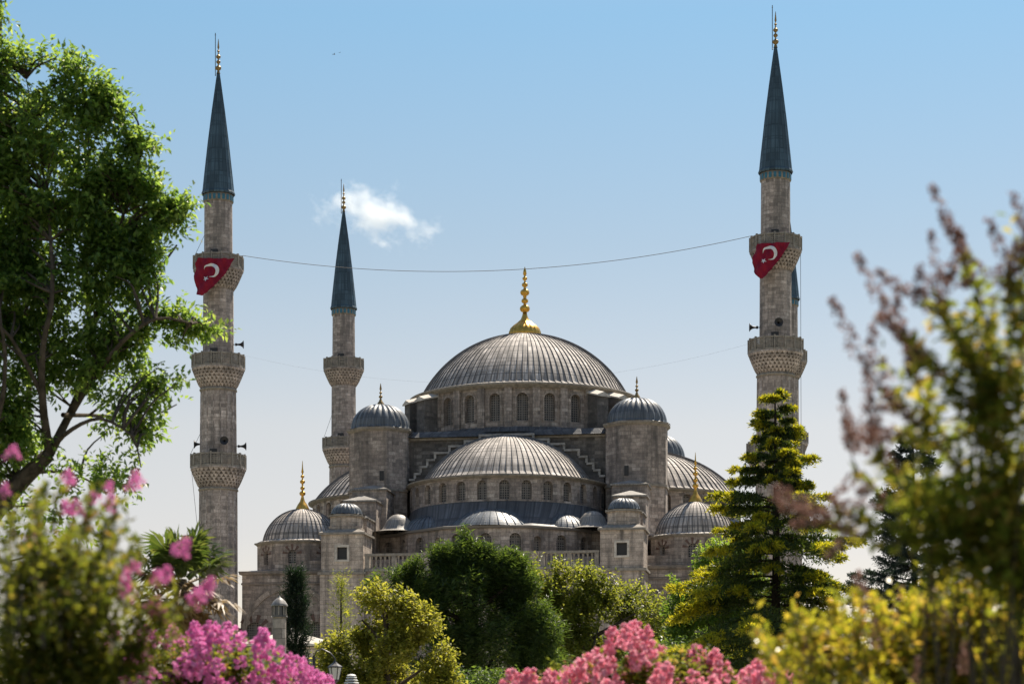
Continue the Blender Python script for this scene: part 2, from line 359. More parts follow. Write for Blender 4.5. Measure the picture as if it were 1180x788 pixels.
# --- central dome and its drum
zb = H(42.0)
b = MB(); dome(b, 0, 0, zb, 11.05, 6.7, 104, skirt=[(11.25, zb-.2), (12.35, zb-.68)], nz=26, rib=.10)
main_dome = b.build('main_dome', M['lead'], mq); main_dome['label'] = 'largest central dome with ribbed grey lead sheets'
fp = [(1.6, -.25), (1.7, .15), (1.68, .5), (1.5, .95), (1.15, 1.3), (.75, 1.6), (.45, 1.95), (.28, 2.4), (.22, 2.75)]+ball(3.15, .55)+ball(4.02, .38)+[(.2, 4.4)]+ball(4.95, .5)+ball(5.8, .34)+ball(6.5, .27)+[(.1, 6.8), (.2, 7.0), (.16, 7.35), (.02, 7.8)]
fb = MB(); zz = zb+6.5
fb.lathe([(r, zz+h*.97) for r, h in fp], 0, 0, 72, fn=lambda a, k: (.16*abs(math.cos(a*10))-.08 if k < 6 else 0))
fb.build('finial', M['gold'], main_dome)
drum = MB(); rd = 11.75; z0, z1 = H(36.9), H(41.3); nw = 26
per = 2*PI*rd/nw
frm = MB()
db = MB(); drum_o = None
o = empty('tmp'); bpy.data.objects.remove(o)
def later(mb, name, mat, parent): return mb.build(name, mat, parent)
holder = bpy.data.meshes.new('drum'); drum_o = link('drum', holder, None, mq)
def fill(obj, mb, mat):
    t = mb.build('t', mat); me = t.data; bpy.data.objects.remove(t); old = obj.data; obj.data = me; me.name = obj.name; bpy.data.meshes.remove(old)
wall((lambda s_, z, d: cyl(0, 0, rd)(s_+per/2, z, d)), 0, 2*PI*rd, z0, z1, [(per*(i+.5), .58, z0+.75, z0+3.05) for i in range(nw)], .5, drum, 'window', drum_o, frame=(.16, .07))
for i in range(nw):                                              # flat pilasters with a small cap between the windows
    a = 2*PI*(i+.5)/nw; c, s = math.cos(a), math.sin(a); h = .38
    pl = [(rd*c+s*h, rd*s-c*h), ((rd+.32)*c+s*h, (rd+.32)*s-c*h), ((rd+.32)*c-s*h, (rd+.32)*s+c*h), (rd*c-s*h, rd*s+c*h)]
    drum.prism(pl, z0, z1-.25)
fill(drum_o, drum, M['stone'])
b = MB(); b.lathe([(11.7, z1-.28), (12.1, z1-.22), (12.15, z1-.05), (12.42, z1+.0), (12.45, z1+.2), (12.3, z1+.26)], 0, 0, 112)
b.build('drum_cornice', M['trim'], mq)
# weight buttresses around the drum, pairs on each diagonal
for q in range(4):
    for da in ((1, -11) if q in (0, 2) else (-1, 11)):
        a = PI/4+q*PI/2+R(da); c, s = math.cos(a), math.sin(a); hw = .72
        r0, r1 = 11.6, 13.7; top = H(40.9); e = .6
        def pt(r, k): return (r*c-s*k, r*s+c*k)
        b = MB(); cb = MB()
        b.prism([pt(r0, -hw), pt(r1, -hw), pt(r1, hw), pt(r0, hw)], H(36.2), top-e)
        b.face([(*pt(r0, -hw), top-e), (*pt(r1, -hw), top-e), (*pt(r0, -hw), top-.1)]); b.face([(*pt(r0, hw), top-e), (*pt(r1, hw), top-e), (*pt(r0, hw), top-.1)])
        k = hw+.16
        cb.grid([[(*pt(r0, -k), top-.1), (*pt(r1+.2, -k), top-e-.1)], [(*pt(r0, -k), top+.05), (*pt(r1+.2, -k), top-e+.05)], [(*pt(r0, 0), top+.45), (*pt(r1+.2, 0), top-e+.4)], [(*pt(r0, k), top+.05), (*pt(r1+.2, k), top-e+.05)], [(*pt(r0, k), top-.1), (*pt(r1+.2, k), top-e-.1)]], None, False)
        cb.face([(*pt(r1+.2, -k), top-e-.1), (*pt(r1+.2, k), top-e-.1), (*pt(r1+.2, k), top-e+.05), (*pt(r1+.2, 0), top-e+.4), (*pt(r1+.2, -k), top-e+.05)])
        bo = b.build('drum_buttress', M['stone_dark'], mq); cb.build('buttress_cap', M['trim_light'], bo)
# lead ledge under the drum and the central block
b = MB()
ob8 = ngon(0, 0, 13.7, 48); ib8 = ngon(0, 0, 11.6, 48)
b.prism(ngon(0, 0, 12.9, 48), H(36.4), H(37.05), ngon(0, 0, 12.0, 48))
b.prism([(-13.0, -13.0), (13.0, -13.0), (13.0, 13.0), (-13.0, 13.0)], H(35.96), H(36.6), [(-12.4, -12.4), (12.4, -12.4), (12.4, 12.4), (-12.4, 12.4)])
b.build('roof_ledge', M['lead_dark'], mq)
b = MB(); b.box(-12.3, 12.3, -12.3, 12.3, H(20), H(35.95)); b.build('central_block', M['stone_dark'], mq)
b = MB(); b.prism([(-12.55, -12.55), (12.55, -12.55), (12.55, 12.55), (-12.55, 12.55)], H(35.7), H(35.94)); b.build('block_cornice', M['trim'], mq)
# stepped arches on the four faces of the block
st = [(2.75, 35.9), (4.3, 35.35), (5.9, 34.85), (7.4, 34.2), (8.2, 33.5), (8.9, 32.8), (9.5, 32.1), (10.0, 31.5)]
for q in range(4):
    c, s = math.cos(q*PI/2), math.sin(q*PI/2)
    def rot(x, y): return (x*c-y*s, x*s+y*c)
    px_ = 0; b = MB(); cb = MB()
    for i, (x, h) in enumerate(st):
        for sg in (-1, 1):
            xa, xb = (px_*sg, x*sg) if sg > 0 else (x*sg, px_*sg)
            if i == 0 and sg < 0: continue
            if i == 0: xa, xb = -x, x
            b.prism([rot(xa, -13.0), rot(xb, -13.0), rot(xb, -12.3), rot(xa, -12.3)], H(27), H(h))
            xo = .12
            cb.prism([rot(xa-(xo if sg < 0 else 0 if i else xo), -13.15), rot(xb+(xo if sg > 0 else 0), -13.15), rot(xb+(xo if sg > 0 else 0), -12.305), rot(xa-(xo if sg < 0 else 0 if i else xo), -12.305)], H(h)+.002*i, H(h)+.22+.002*i)
            if i:                                                # riser strip
                xr = (px_)*sg
                cb.prism([rot(xr-.12, -13.12), rot(xr+.12, -13.12), rot(xr+.12, -12.31), rot(xr-.12, -12.31)], H(h)+.23, H(st[i-1][1])-.002)
        px_ = x
    so = b.build('stepped_arch', M['stone_dark'], mq); cb.build('step_coping', M['trim_mid'], so)
# --- four octagonal weight turrets with lobed domes
tf = [(.42, 0), (.36, .25), (.18, .5), (.11, .7)]+ball(.95, .2)+ball(1.35, .15)+[(.05, 1.6), (.12, 1.75), (.02, 2.35)]
for sx_ in (-1, 1):
    for sy_ in (-1, 1):
        cx, cy = 13.25*sx_, 12.3*sy_
        tu = MB(); tu.prism(ngon(cx, cy, 3.28, 8, PI/8), H(20), H(36.75))
        t = tu.build('turret', M['stone'], mq)
        t['label'] = 'octagonal corner turret carrying a lobed lead dome'
        b = MB(); b.prism(ngon(cx, cy, 3.34, 8, PI/8), H(36.4), H(36.6), ngon(cx, cy, 3.55, 8, PI/8)); b.prism(ngon(cx, cy, 3.58, 8, PI/8), H(36.603), H(36.8)); b.build('cornice', M['trim'], t); b = MB(); b.prism(ngon(cx, cy, 3.42, 8, PI/8), H(30.3), H(30.55)); b.build('string_course', M['trim'], t)
        b = MB(); dome(b, cx, cy, H(36.8), 2.95, 2.65, 24, rib=.17, lobes=True, nz=14, full=True, skirt=[(3.3, H(36.72))]); b.build('turret_dome', M['lead_turret'], t)
        finial(tf, 'finial', M['gold_dull'], t, cx, cy, H(39.4), 1.0)
        # slit windows
        for k, a in enumerate([PI*1.5, PI*1.25 if sx_ < 0 else PI*1.75]):
            if sy_ > 0: a = -a
            if k: continue
            rr = 3.28*math.cos(PI/8)+.02; ax, ay = math.cos(a), math.sin(a); hx = 1.0*(-1 if sx_ < 0 else 1)*-1
            ox, oy = cx+ax*rr+hx*.0, cy+ay*rr
            b = MB(); px2 = cx+(.75 if sx_ < 0 else -.75)
            b.box(px2-.22, px2+.22, min(oy, oy+ay*.05), max(oy, oy+ay*.05), H(31.3), H(32.3)); b.build('window', M['dark'], t)
# --- semi-domes on four sides, with drum windows, lower apse walls and small exedra domes
def half(q, dep, full_detail):
    """one semi-dome group, built pointing to -y then rotated by q quarter turns"""
    c, s = math.cos(q*PI/2), math.sin(q*PI/2)
    def rt(mb):
        mb.v = [(x*c-y*s, x*s+y*c, z) for x, y, z in mb.v]; return mb
    cy = -12.4; ky = dep/10.0
    zt = H(31.05)
    b = MB(); dome(b, 0, cy, H(31.2), 8.55, 4.75, 84, PI, 2*PI, 1, ky*1.13, rib=.09, nz=20, skirt=[(8.7, H(31.05)), (8.98, H(30.78))])
    sd_ = rt(b).build('semi_dome', M['lead'], mq)
    if q == 0: sd_['label'] = 'half dome facing the park below the main dome'
    b = MB(); b.lathe([(7.5, H(30.95)), (10.38, H(30.8))], 0, cy, 56, PI, 2*PI, sy=ky); rt(b).build('roof_ledge', M['lead_flat'], mq)
    rad = 9.9
    b = MB(); ln = PI*rad; nwin = 14; pr = ln/nwin
    dr = link('semi_dome_drum', bpy.data.meshes.new('x'), None, mq)
    base = cyl(0, cy, rad, 1, ky)
    def mf(s_, z, d):
        x, y, z = base(PI*rad+s_, z, d); return (x*c-y*s, x*s+y*c, z)
    wall(mf, 0, ln, H(28.0), H(30.8), [(pr*(i+.5), .5, H(28.35), H(29.75)) for i in range(nwin)], .42, b, 'window', dr, frame=(.2, .05))
    fill(dr, b, M['stone'])
    b = MB(); b.lathe([(9.85, H(30.45)), (10.12, H(30.5)), (10.16, H(30.6)), (10.36, H(30.62)), (10.4, H(30.76)), (10.2, H(30.79))], 0, cy, 56, PI, 2*PI, sy=ky)
    rt(b).build('cornice', M['trim'], mq)
    # dark lead slope under the drum
    prof = [(9.85, H(28.25)), (10.3, H(27.7)), (11.4, H(26.4)), (12.8, H(25.35))]
    edge = [(-12.2, -19.2), (-9.6, -20.6), (-8.4, -22.6), (-5.6, -24.7), (-4.2, -25.9), (-1.5, -26.5), (1.5, -26.5), (4.2, -25.9), (5.6, -24.7), (8.4, -22.6), (9.6, -20.6), (12.2, -19.2)]
    b = MB(); n = 66; ed = []
    tot = len(edge)-1
    for i in range(n+1):
        t = i/n*tot; k = min(tot-1, int(t)); f_ = t-k; ed.append((edge[k][0]*(1-f_)+edge[k+1][0]*f_, (edge[k][1]*(1-f_)+edge[k+1][1]*f_)*(1 if dep < 10.5 else 1.06)))
    rows = []; uvr = []
    for j in range(9):
        f_ = j/8; row = []; ur = []
        for i in range(n+1):
            a = PI+PI*i/n; p0 = (9.8*math.cos(a), cy+9.8*ky*math.sin(a)); p1 = ed[i]
            zz = H(25.25)+(H(28.3)-H(25.25))*((1-f_)**1.9)
            row.append((p0[0]*(1-f_)+p1[0]*f_, p0[1]*(1-f_)+p1[1]*f_, zz)); ur.append((i*.5, f_*3))
        rows.append(row); uvr.append(ur)
    b.grid(rows, uvr, True); rt(b).build('lead_roof', M['lead_dark'], mq)
    b = MB(); cx0, cy0, ky1 = 0, 0, (1 if dep < 10.5 else 1.06)
    for i in range(n):                                            # eaves
        p, q2 = ed[i], ed[i+1]
        def outp(pp, k): d_ = Vector((pp[0], pp[1]+14, 0)).normalized()*k; return (pp[0]+d_.x, pp[1]+d_.y)
        b.grid([[(*outp(p, -.1), H(25.0)), (*outp(q2, -.1), H(25.0))], [(*outp(p, .22), H(25.06)), (*outp(q2, .22), H(25.06))], [(*outp(p, .26), H(25.26)), (*outp(q2, .26), H(25.26))], [(*outp(p, -.15), H(25.34)), (*outp(q2, -.15), H(25.34))]], None, False)
    rt(b).build('eaves', M['lead_flat'], mq)
    # lower wall with windows
    lw = link('apse_wall', bpy.data.meshes.new('x'), None, mq); b = MB()
    for k in range(len(edge)-1):
        p, q2 = edge[k], edge[k+1]
        pl, L = plane(p[0], p[1]*ky1, q2[0], q2[1]*ky1)
        def mf2(s_, z, d, pl=pl):
            x, y, z = pl(s_, z, d-.05); return (x*c-y*s, x*s+y*c, z)
        ws = [] if L < 1.9 else [(L/2, .55, H(22.9), H(24.0))]
        if L < 1.9: ws = [(L/2, .42, H(22.9), H(23.9))] if L > 1.6 else []
        wall(mf2, 0, L, H(19), H(25.02), ws, .4, b, 'window', lw, frame=(.2, .05))
    fill(lw, b, M['stone'])
    # exedra half-domes
    for (ex, ey, r, mt) in ((0, -22.5, 4.3, 'lead_ex'), (-6.6, -19.9, 3.1, 'lead_ex'), (6.6, -19.9, 3.1, 'lead_ex')):
        b = MB(); dome(b, ex, ey*ky1, H(25.3), r, r*(.55 if ex else .47), 30, rib=.08, nz=12, skirt=[(r+.3, H(25.28))]); rt(b).build('exedra_dome', M['lead_turret'], mq)
    for sg in (-1, 1):                                            # little swept lead roofs at the apse corners
        b = MB(); b.lathe([(2.7, H(25.33)), (2.1, H(25.42)), (1.6, H(25.65)), (1.35, H(26.05)), (1.15, H(26.5)), (.8, H(26.9)), (.45, H(27.1)), (.02, H(27.18))], sg*9.7, -20.7*ky1, 28, fn=lambda a, k: .05*abs(math.cos(a*7)))
        rt(b).build('corner_roof', M['lead_flat'], mq)
half(0, 9.6, True); half(1, 10.8, True); half(3, 10.8, True); half(2, 9.6, False)
# --- stepped pier buttresses running out from the turrets
for sx_ in (-1, 1):
    for sy_ in (-1, 1):
        for (y0_, y1_, x_, hw, top) in ((14.5, 18.6, 13.1, 1.75, 29.9), (18.61, 21.4, 13.4, 1.6, 28.4), (21.41, 24.8, 13.5, 1.5, 26.3)):
            ya, yb = sorted((y0_*sy_, y1_*sy_)); xc = x_*sx_
            b = MB(); cb = MB(); b.box(xc-hw, xc+hw, ya, yb, H(18), H(top))
            e = .16; yo = yb if sy_ > 0 else ya
            pts = [(xc-hw-e, ya-(e if sy_ < 0 else 0)), (xc+hw+e, ya-(e if sy_ < 0 else 0)), (xc+hw+e, yb+(e if sy_ > 0 else 0)), (xc-hw-e, yb+(e if sy_ > 0 else 0))]
            ym = (ya+yb)/2; cb.prism(pts, H(top)+.003, H(top)+.16)
            cb.prism(pts, H(top)+.163, H(top)+.75, [(xc-.15, ym-.15), (xc+.15, ym-.15), (xc+.15, ym+.15), (xc-.15, ym+.15)])
            po = b.build('pier_buttress', M['stone'], mq); cb.build('pier_roof', M['lead_flat'], po)
# --- square stair towers with lantern turrets
lf = [(.16, 0), (.08, .15), (.12, .3), (.02, .6)]
for sx_ in (-1, 1):
    cx, cy = 13.45*sx_, -27.3
    tw = link('stair_tower', bpy.data.meshes.new('x'), None, mq); tw['label'] = 'square stair tower with one small framed window'
    b = MB(); hw = 2.05
    for (ax, ay, bx, by, win) in ((cx-hw, cy-hw, cx+hw, cy-hw, 1), (cx+hw, cy-hw, cx+hw, cy+hw, 0), (cx+hw, cy+hw, cx-hw, cy+hw, 0), (cx-hw, cy+hw, cx-hw, cy-hw, 0)):
        pl, L = plane(ax, ay, bx, by)
        if win:
            x0_, x1_, za, zc = 1.55, 2.55, H(21.9), H(23.1)
            for (sa, sb, z0_, z1_) in ((0, x0_, H(20.6), H(24.3)), (x1_, L, H(20.6), H(24.3)), (x0_, x1_, H(20.6), za), (x0_, x1_, zc, H(24.3))):
                b.face([pl(sa, z0_, 0), pl(sb, z0_, 0), pl(sb, z1_, 0), pl(sa, z1_, 0)], [(sa, z0_), (sb, z0_), (sb, z1_), (sa, z1_)])
            wb = MB(); wb.face([pl(x0_, za, -.3), pl(x1_, za, -.3), pl(x1_, zc, -.3), pl(x0_, zc, -.3)])
            fr_ = MB()
            for (sa, sb, z0_, z1_) in ((x0_-.22, x0_, za-.2, zc+.2), (x1_, x1_+.22, za-.2, zc+.2), (x0_, x1_, za-.2, za), (x0_, x1_, zc, zc+.2)):
                q4 = [pl(sa, 0, -.3), pl(sb, 0, -.3), pl(sb, 0, .08), pl(sa, 0, .08)]
                fr_.prism([(p[0], p[1]) for p in q4], z0_, z1_)
            wo = wb.build('window', M['dark'], tw); fr_.build('window_frame', M['trim_light'], tw)
        else:
            wall(pl, 0, L, H(20.6), H(24.3), [], .3, b)
    b.box(cx-hw-.1, cx+hw+.1, cy-hw-.1, cy+hw+.1, H(2), H(20.6))
    b.box(cx-1.45, cx+1.45, cy-1.45, cy+1.45, H(24.9), H(25.15)); b.prism(ngon(cx, cy, 1.62, 8, PI/8), H(24.6), H(26.15))
    fill(tw, b, M['stone_light'])
    b = MB()
    b.box(cx-hw-.22, cx+hw+.22, cy-hw-.22, cy+hw+.22, H(24.3), H(24.5))
    b.prism([(cx-hw-.2, cy-hw-.2), (cx+hw+.2, cy-hw-.2), (cx+hw+.2, cy+hw+.2), (cx-hw-.2, cy+hw+.2)], H(24.503), H(24.85), [(cx-1.6, cy-1.6), (cx+1.6, cy-1.6), (cx+1.6, cy+1.6), (cx-1.6, cy+1.6)])
    b.build('cornice', M['trim'], tw); b = MB(); b.prism(ngon(cx, cy, 1.85, 8, PI/8), H(26.15), H(26.33)); b.build('lantern_cornice', M['trim'], tw)
    b = MB(); b.box(cx-hw-.3, cx+hw+.3, cy-hw-.3, cy+hw+.3, H(20.45), H(20.7)); b.build('string_course', M['trim'], tw)
    b = MB(); dome(b, cx, cy, H(26.33), 1.45, 1.15, 18, rib=.1, lobes=True, nz=10, full=True, skirt=[(1.75, H(26.34))]); b.build('turret_dome', M['lead_turret'], tw)
# --- corner domes on octagonal drums
cf = [(.72, -.1), (.7, .2), (.5, .6), (.26, .95), (.17, 1.25)]+ball(1.75, .32)+ball(2.3, .24)+ball(2.95, .27)+ball(3.5, .2)+[(.06, 3.8), (.13, 3.95), (.07, 4.3), (.02, 5.1)]
for sx_ in (-1, 1):
    for sy_ in (-1, 1):
        cx, cy = 19.7*sx_, 19.7*sy_
        b = MB(); dome(b, cx, cy, H(24.65), 3.95, 3.35, 48, rib=.07, nz=16, skirt=[(4.2, H(24.6)), (4.6, H(24.42))])
        cdm = b.build('corner_dome', M['lead'], mq); cdm['label'] = 'smaller ribbed lead dome over a corner of the hall'
        finial(cf, 'finial', M['gold'], cdm, cx, cy, H(27.85), .98, 20)
        dr = link('corner_drum', bpy.data.meshes.new('x'), None, mq); b = MB(); vb = MB()
        pts = ngon(cx, cy, 4.55, 8, PI/8)
        for k in range(8):
            p, q2 = pts[k], pts[(k+1) % 8]; pl, L = plane(p[0], p[1], q2[0], q2[1])
            wall(pl, 0, L, H(21.3), H(24.3), [(L/2, .42, H(22.2), H(23.1))], .35, b, 'window', dr)
            vb = MB()
            for j in range(9):                                    # red and white voussoirs fanning over the window
                a0_, a1_ = PI*j/9+.03, PI*(j+1)/9-.03; ro = .98 if j % 2 == 0 else .8
                q4 = [(L/2-.44*math.cos(a0_), H(23.1)+.44*math.sin(a0_)), (L/2-.44*math.cos(a1_), H(23.1)+.44*math.sin(a1_)), (L/2-ro*math.cos(a1_), H(23.1)+ro*math.sin(a1_)), (L/2-ro*math.cos(a0_), H(23.1)+ro*math.sin(a0_))]
                if j % 2 == 0: vb.face([pl(s_, z_, .03) for s_, z_ in q4])
            vb.build('window_arch', M['red_stone'], dr)
        fill(dr, b, M['stone'])
        b = MB(); b.prism(ngon(cx, cy, 4.6, 8, PI/8), H(24.15), H(24.3), ngon(cx, cy, 4.8, 8, PI/8)); b.prism(ngon(cx, cy, 4.85, 8, PI/8), H(24.303), H(24.44)); b.build('drum_cornice', M['trim'], cdm)
# --- hall body
hb = 24.6
hallw = link('hall_wall', bpy.data.meshes.new('x'), None, mq); b = MB()
vb = MB(); rb = MB()
for q in range(4):
    c, s = math.cos(q*PI/2), math.sin(q*PI/2)
    def mfq(s_, z, d):
        x, y = -hb+s_, -hb-d; return (x*c-y*s, x*s+y*c, z)
    W2 = 2*hb
    segs = [(0, 9.0), (15.6, W2-15.6), (W2-9.0, W2)]
    wins = []
    for bx in (4.55, W2-4.55):
        wins += [(bx-3.3, .95, H(12.5), H(15.4)), (bx+3.0, .95, H(12.5), H(15.4))]
    for bx in (16.5, 20.5, 24.6, 28.6, 32.6): wins.append((bx, .9, H(12), H(15.4)))
    wall(mfq, 0, W2, 0, H(21.1), wins, .5, b, 'window', hallw, frame=None)
    for (wx, hw_, zs_, zp_) in wins:
        vb = MB()
        for j in range(11):
            a0_, a1_ = PI*j/11+.02, PI*(j+1)/11-.02; ro = 1.75 if j % 2 == 0 else 1.45
            q4 = [(wx-(hw_+.03)*math.cos(t)*1, zp_+(hw_+.03)*math.sin(t)) for t in (a0_, a1_)]+[(wx-ro*math.cos(t), zp_+ro*math.sin(t)) for t in (a1_, a0_)]
            if j % 2 == 0: vb.face([mfq(*p, .03) for p in q4])
        vb.build('window_arch', M['red_stone'], hallw)
    for bx in (4.9, W2-4.9):                                      # big relieving arches
        ro, ri = 5.0, 4.55; K = 20
        oo = [(bx-ro*math.cos(PI*k/K), H(14.6)+5.4*math.sin(PI*k/K)) for k in range(K+1)]; ii = [(bx-ri*math.cos(PI*k/K), H(14.6)+4.9*math.sin(PI*k/K)) for k in range(K+1)]
        rb.grid([[mfq(*p, 0) for p in oo], [mfq(*p, .16) for p in oo], [mfq(*p, .16) for p in ii], [mfq(*p, 0) for p in ii]], [[(k*.7, 0) for k in range(K+1)], [(k*.7, .1) for k in range(K+1)], [(k*.7, .5) for k in range(K+1)], [(k*.7, .6) for k in range(K+1)]], False)
    rb.grid([[mfq(-.15, H(21.0), .0), mfq(W2+.15, H(21.0), .0)], [mfq(-.15, H(21.05), .25), mfq(W2+.15, H(21.05), .25)], [mfq(-.15, H(21.35), .32), mfq(W2+.15, H(21.35), .32)]], None, False)
    rb.grid([[mfq(0, H(20.0), .002), mfq(W2, H(20.0), .002)], [mfq(0, H(20.05), .1), mfq(W2, H(20.05), .1)], [mfq(0, H(20.2), .1), mfq(W2, H(20.2), .1)], [mfq(0, H(20.25), .002), mfq(W2, H(20.25), .002)]], None, False)
fill(hallw, b, M['stone']); rb.build('arch_moulding', M['stone_light'], hallw)
b = MB(); e = hb+.3
def sq(e, n=1): return [(-e, -e), (e, -e), (e, e), (-e, e)]
b.prism(sq(e), H(21.35), H(22.0), sq(e-4.5)); b.prism(sq(e), H(21.2), H(21.35)); b.build('hall_roof', M['lead_flat'], mq)
# roof terraces beside the apse (upper gallery level)
b = MB(); b.box(-24, 24, -18.6, 18.6, H(21.5), H(24.9)); b.box(-18.6, 18.6, -24, 24, H(19), H(22.4)); b.build('gallery_block', M['stone'], mq)
b = MB(); b.prism([(-24.3, -18.8), (24.3, -18.8), (24.3, 18.8), (-24.3, 18.8)], H(24.9), H(25.2), [(-20, -15), (20, -15), (20, 15), (-20, 15)]); b.build('gallery_roof', M['lead_flat'], mq)
# front porch gallery with balustrades between the stair towers
b = MB(); b.box(-11.3, 11.3, -29.2, -24.7, 0, H(20.75)); b.build('porch_wall', M['stone'], mq)
b = MB(); b.box(-11.35, 11.35, -29.35, -24.9, H(20.75), H(20.95))
b.prism([(-11.3, -27.6), (11.3, -27.6), (11.3, -24.6), (-11.3, -24.6)], H(20.953), H(21.6), [(-11.3, -25.0), (11.3, -25.0), (11.3, -24.6), (-11.3, -24.6)])
b.build('porch_roof', M['lead_flat'], mq)
for sx_, xa, xb in ((-1, -11.3, -5.6), (1, 5.6, 11.3), (0, -5.5, 5.5)):
    bl = MB(); solid = sx_ == 0
    if solid: bl.box(xa, xb, -29.15, -28.85, H(20.96), H(22.2))
    bl.box(xa, xb, -29.2, -28.8, H(22.2) if solid else H(22.22), H(22.45)); bl.box(xa, xb, -29.2, -28.8, H(20.955), H(21.08))
    if not solid:
        n = 13
        for i in range(n):
            x = xa+.25+(xb-xa-.5)*i/(n-1)
            if i % 6 == 0: bl.box(x-.2, x+.2, -29.18, -28.82, H(21.08), H(22.22))
            else: bl.lathe([(.1, H(21.08)), (.13, H(21.3)), (.07, H(21.7)), (.07, H(21.9)), (.12, H(22.1)), (.12, H(22.22))], x, -29.0, 8)
    bl.build('parapet' if solid else 'balustrade', M['stone'] if solid else M['trim'], mq)

# ------------------------------------------------------------------ minarets
def build_minaret():
    root = empty('minaret')
    b = MB(); N = 16
    def seg(r0, r1, z0, z1, fl):
        b.prism(ngon(0, 0, r0, N), H(z0), H(z1), ngon(0, 0, r1, N), False, False)
        if fl:
            for i in range(N):
                a = 2*PI*(i+.5)/N; 
                for (rr, z_) in ((0, 0),):
                    b.tube([(math.cos(2*PI*i/N)*r0, math.sin(2*PI*i/N)*r0, H(z0)), (math.cos(2*PI*i/N)*r1, math.sin(2*PI*i/N)*r1, H(z1))], .07, 5, False)
    b.prism(ngon(0, 0, 2.9, N), 0, H(12), ngon(0, 0, 2.9, N), False, False); b.prism(ngon(0, 0, 2.9, N), H(12), H(15), ngon(0, 0, 1.9, N), False, False)
    seg(1.85, 1.80, 15, 31.2, True); seg(1.76, 1.66, 31.2, 40.6, True); seg(1.52, 1.47, 40.6, 50.0, False); seg(1.40, 1.36, 50.0, 57.0, False)
    sh = b.build('shaft', M['stone_minaret'], root)
    for z_, r_ in ((28.9, 1.86), (38.6, 1.74)): b = MB(); b.lathe([(r_-.05, H(z_)), (r_+.1, H(z_)+.06), (r_+.1, H(z_)+.2), (r_-.05, H(z_)+.28)], 0, 0, 16); b.build('ring_moulding', M['trim'], sh)
    for (zt, rs, rb_, hp) in ((32.4, 1.8, 2.62, 1.45), (42.1, 1.7, 2.5, 1.4), (51.7, 1.5, 2.36, 1.4)):
        b = MB(); zf = zt-hp; hc = 1.75; T = 6
        rows = []
        for k in range(T):                                        # tiers of stalactite corbelling
            r0 = rs+(rb_-rs)*(k/T)**.8; r1 = rs+(rb_-rs)*((k+1)/T)**.8; z0 = zf-hc+hc*k/T; z1 = z0+hc/T; nn = 32
            for i in range(nn):
                off = (k % 2)*.5; a0, a1, am = [2*PI*(i+off+t)/nn for t in (0, 1, .5)]
                def q(r, a, z): return (r*math.cos(a), r*math.sin(a), H(z))
                b.face([q(r0, am, z0-.12), q(r1+.05, a1, z1), q(r1+.05, am, z1), q(r1+.05, a0, z1)])
                b.face([q(r0, am, z0-.12), q(r1-.15, a0, z1), q(r1+.05, a0, z1)]); b.face([q(r0, am, z0-.12), q(r1+.05, a1, z1), q(r1-.15, a1, z1)])
            b.lathe([(r0-.12, H(z0)), (r1-.12, H(z1)-.001), (r1+.06, H(z1))], 0, 0, 32, smooth=False)
        b.prism(ngon(0, 0, rb_+.08, 32), H(zf)+.003, H(zf)+.16)
        bal = b.build('balcony', M['stone_minaret'], root)
        b = MB(); n = 16
        pts = ngon(0, 0, rb_+.02, n)
        for i in range(n):
            p, q2 = pts[i], pts[(i+1) % n]; pl, L = plane(p[0], p[1], q2[0], q2[1])
            def bar(s0, s1, z0, z1, d0=-.06, d1=.04):
                q4 = [pl(s0, 0, d0), pl(s1, 0, d0), pl(s1, 0, d1), pl(s0, 0, d1)]; b.prism([(t[0], t[1]) for t in reversed(q4)], z0, z1)
            bar(-.07, .07, H(zf)+.16, H(zt)+.1, -.1, .1)
            bar(.07, L-.07, H(zt)-.14, H(zt), -.09, .09); bar(.07, L-.07, H(zf)+.163, H(zf)+.34, -.07, .07)
            for k in range(1, 6): bar(.07+(L-.14)*k/6-.035, .07+(L-.14)*k/6+.035, H(zf)+.34, H(zt)-.14, -.04, .03)
            for k in range(1, 5):
                zc = H(zf)+.34+(hp-.48)*k/5; bar(.07, L-.07, zc-.035, zc+.035, -.05, .02)
        b.build('parapet', M['trim'], bal)
        b = MB(); b.box(-.35, .35, -rs-.03, -rs+.3, H(zf)+.16, H(zf)+1.9); b.build('door', M['dark'], bal)
    b = MB(); b.lathe([(1.36, H(57.0)), (1.44, H(57.02)), (1.44, H(57.75)), (1.36, H(57.78))], 0, 0, 32); tb = b.build('tile_band', M['trim'], root)
    b = MB()
    for i in range(20):
        a = 2*PI*i/20; c, s = math.cos(a), math.sin(a); h = .13
        b.prism([(1.43*c+s*h, 1.43*s-c*h), (1.475*c+s*h, 1.475*s-c*h), (1.475*c-s*h, 1.475*s+c*h), (1.43*c-s*h, 1.43*s+c*h)], H(57.1), H(57.62))
    b.build('tile', M['tile'], tb)
    b = MB(); n = 20; prof = [(1.55, 57.75), (1.6, 57.9), (1.5, 58.15), (1.36, 59.5), (1.0, 62.8), (.6, 66.0), (.22, 69.0), (.12, 69.7)]
    rows = []; uvr = []
    for (r, z) in prof:
        row = []; ur = []
        for i in range(n*4+1):
            f_ = (i % 4); rr = r+(.045*min(1, r/.6) if f_ == 0 else 0); a = 2*PI*i/(n*4); row.append((rr*math.cos(a), rr*math.sin(a), H(z))); ur.append((i/4, z))
        rows.append(row); uvr.append(ur)
    b.grid(rows, uvr, False); sp = b.build('spire', M['lead_spire'], root)
    finial([(.2, 0), (.12, .25)]+ball(.55, .3)+[(.07, .85)]+ball(1.15, .22)+[(.06, 1.4)]+ball(1.65, .24)+ball(2.2, .13)+[(.04, 2.4), (.1, 2.55), (.02, 3.4)], 'finial', M['gold_dull'], root, 0, 0, H(69.6), 1.0, 12)
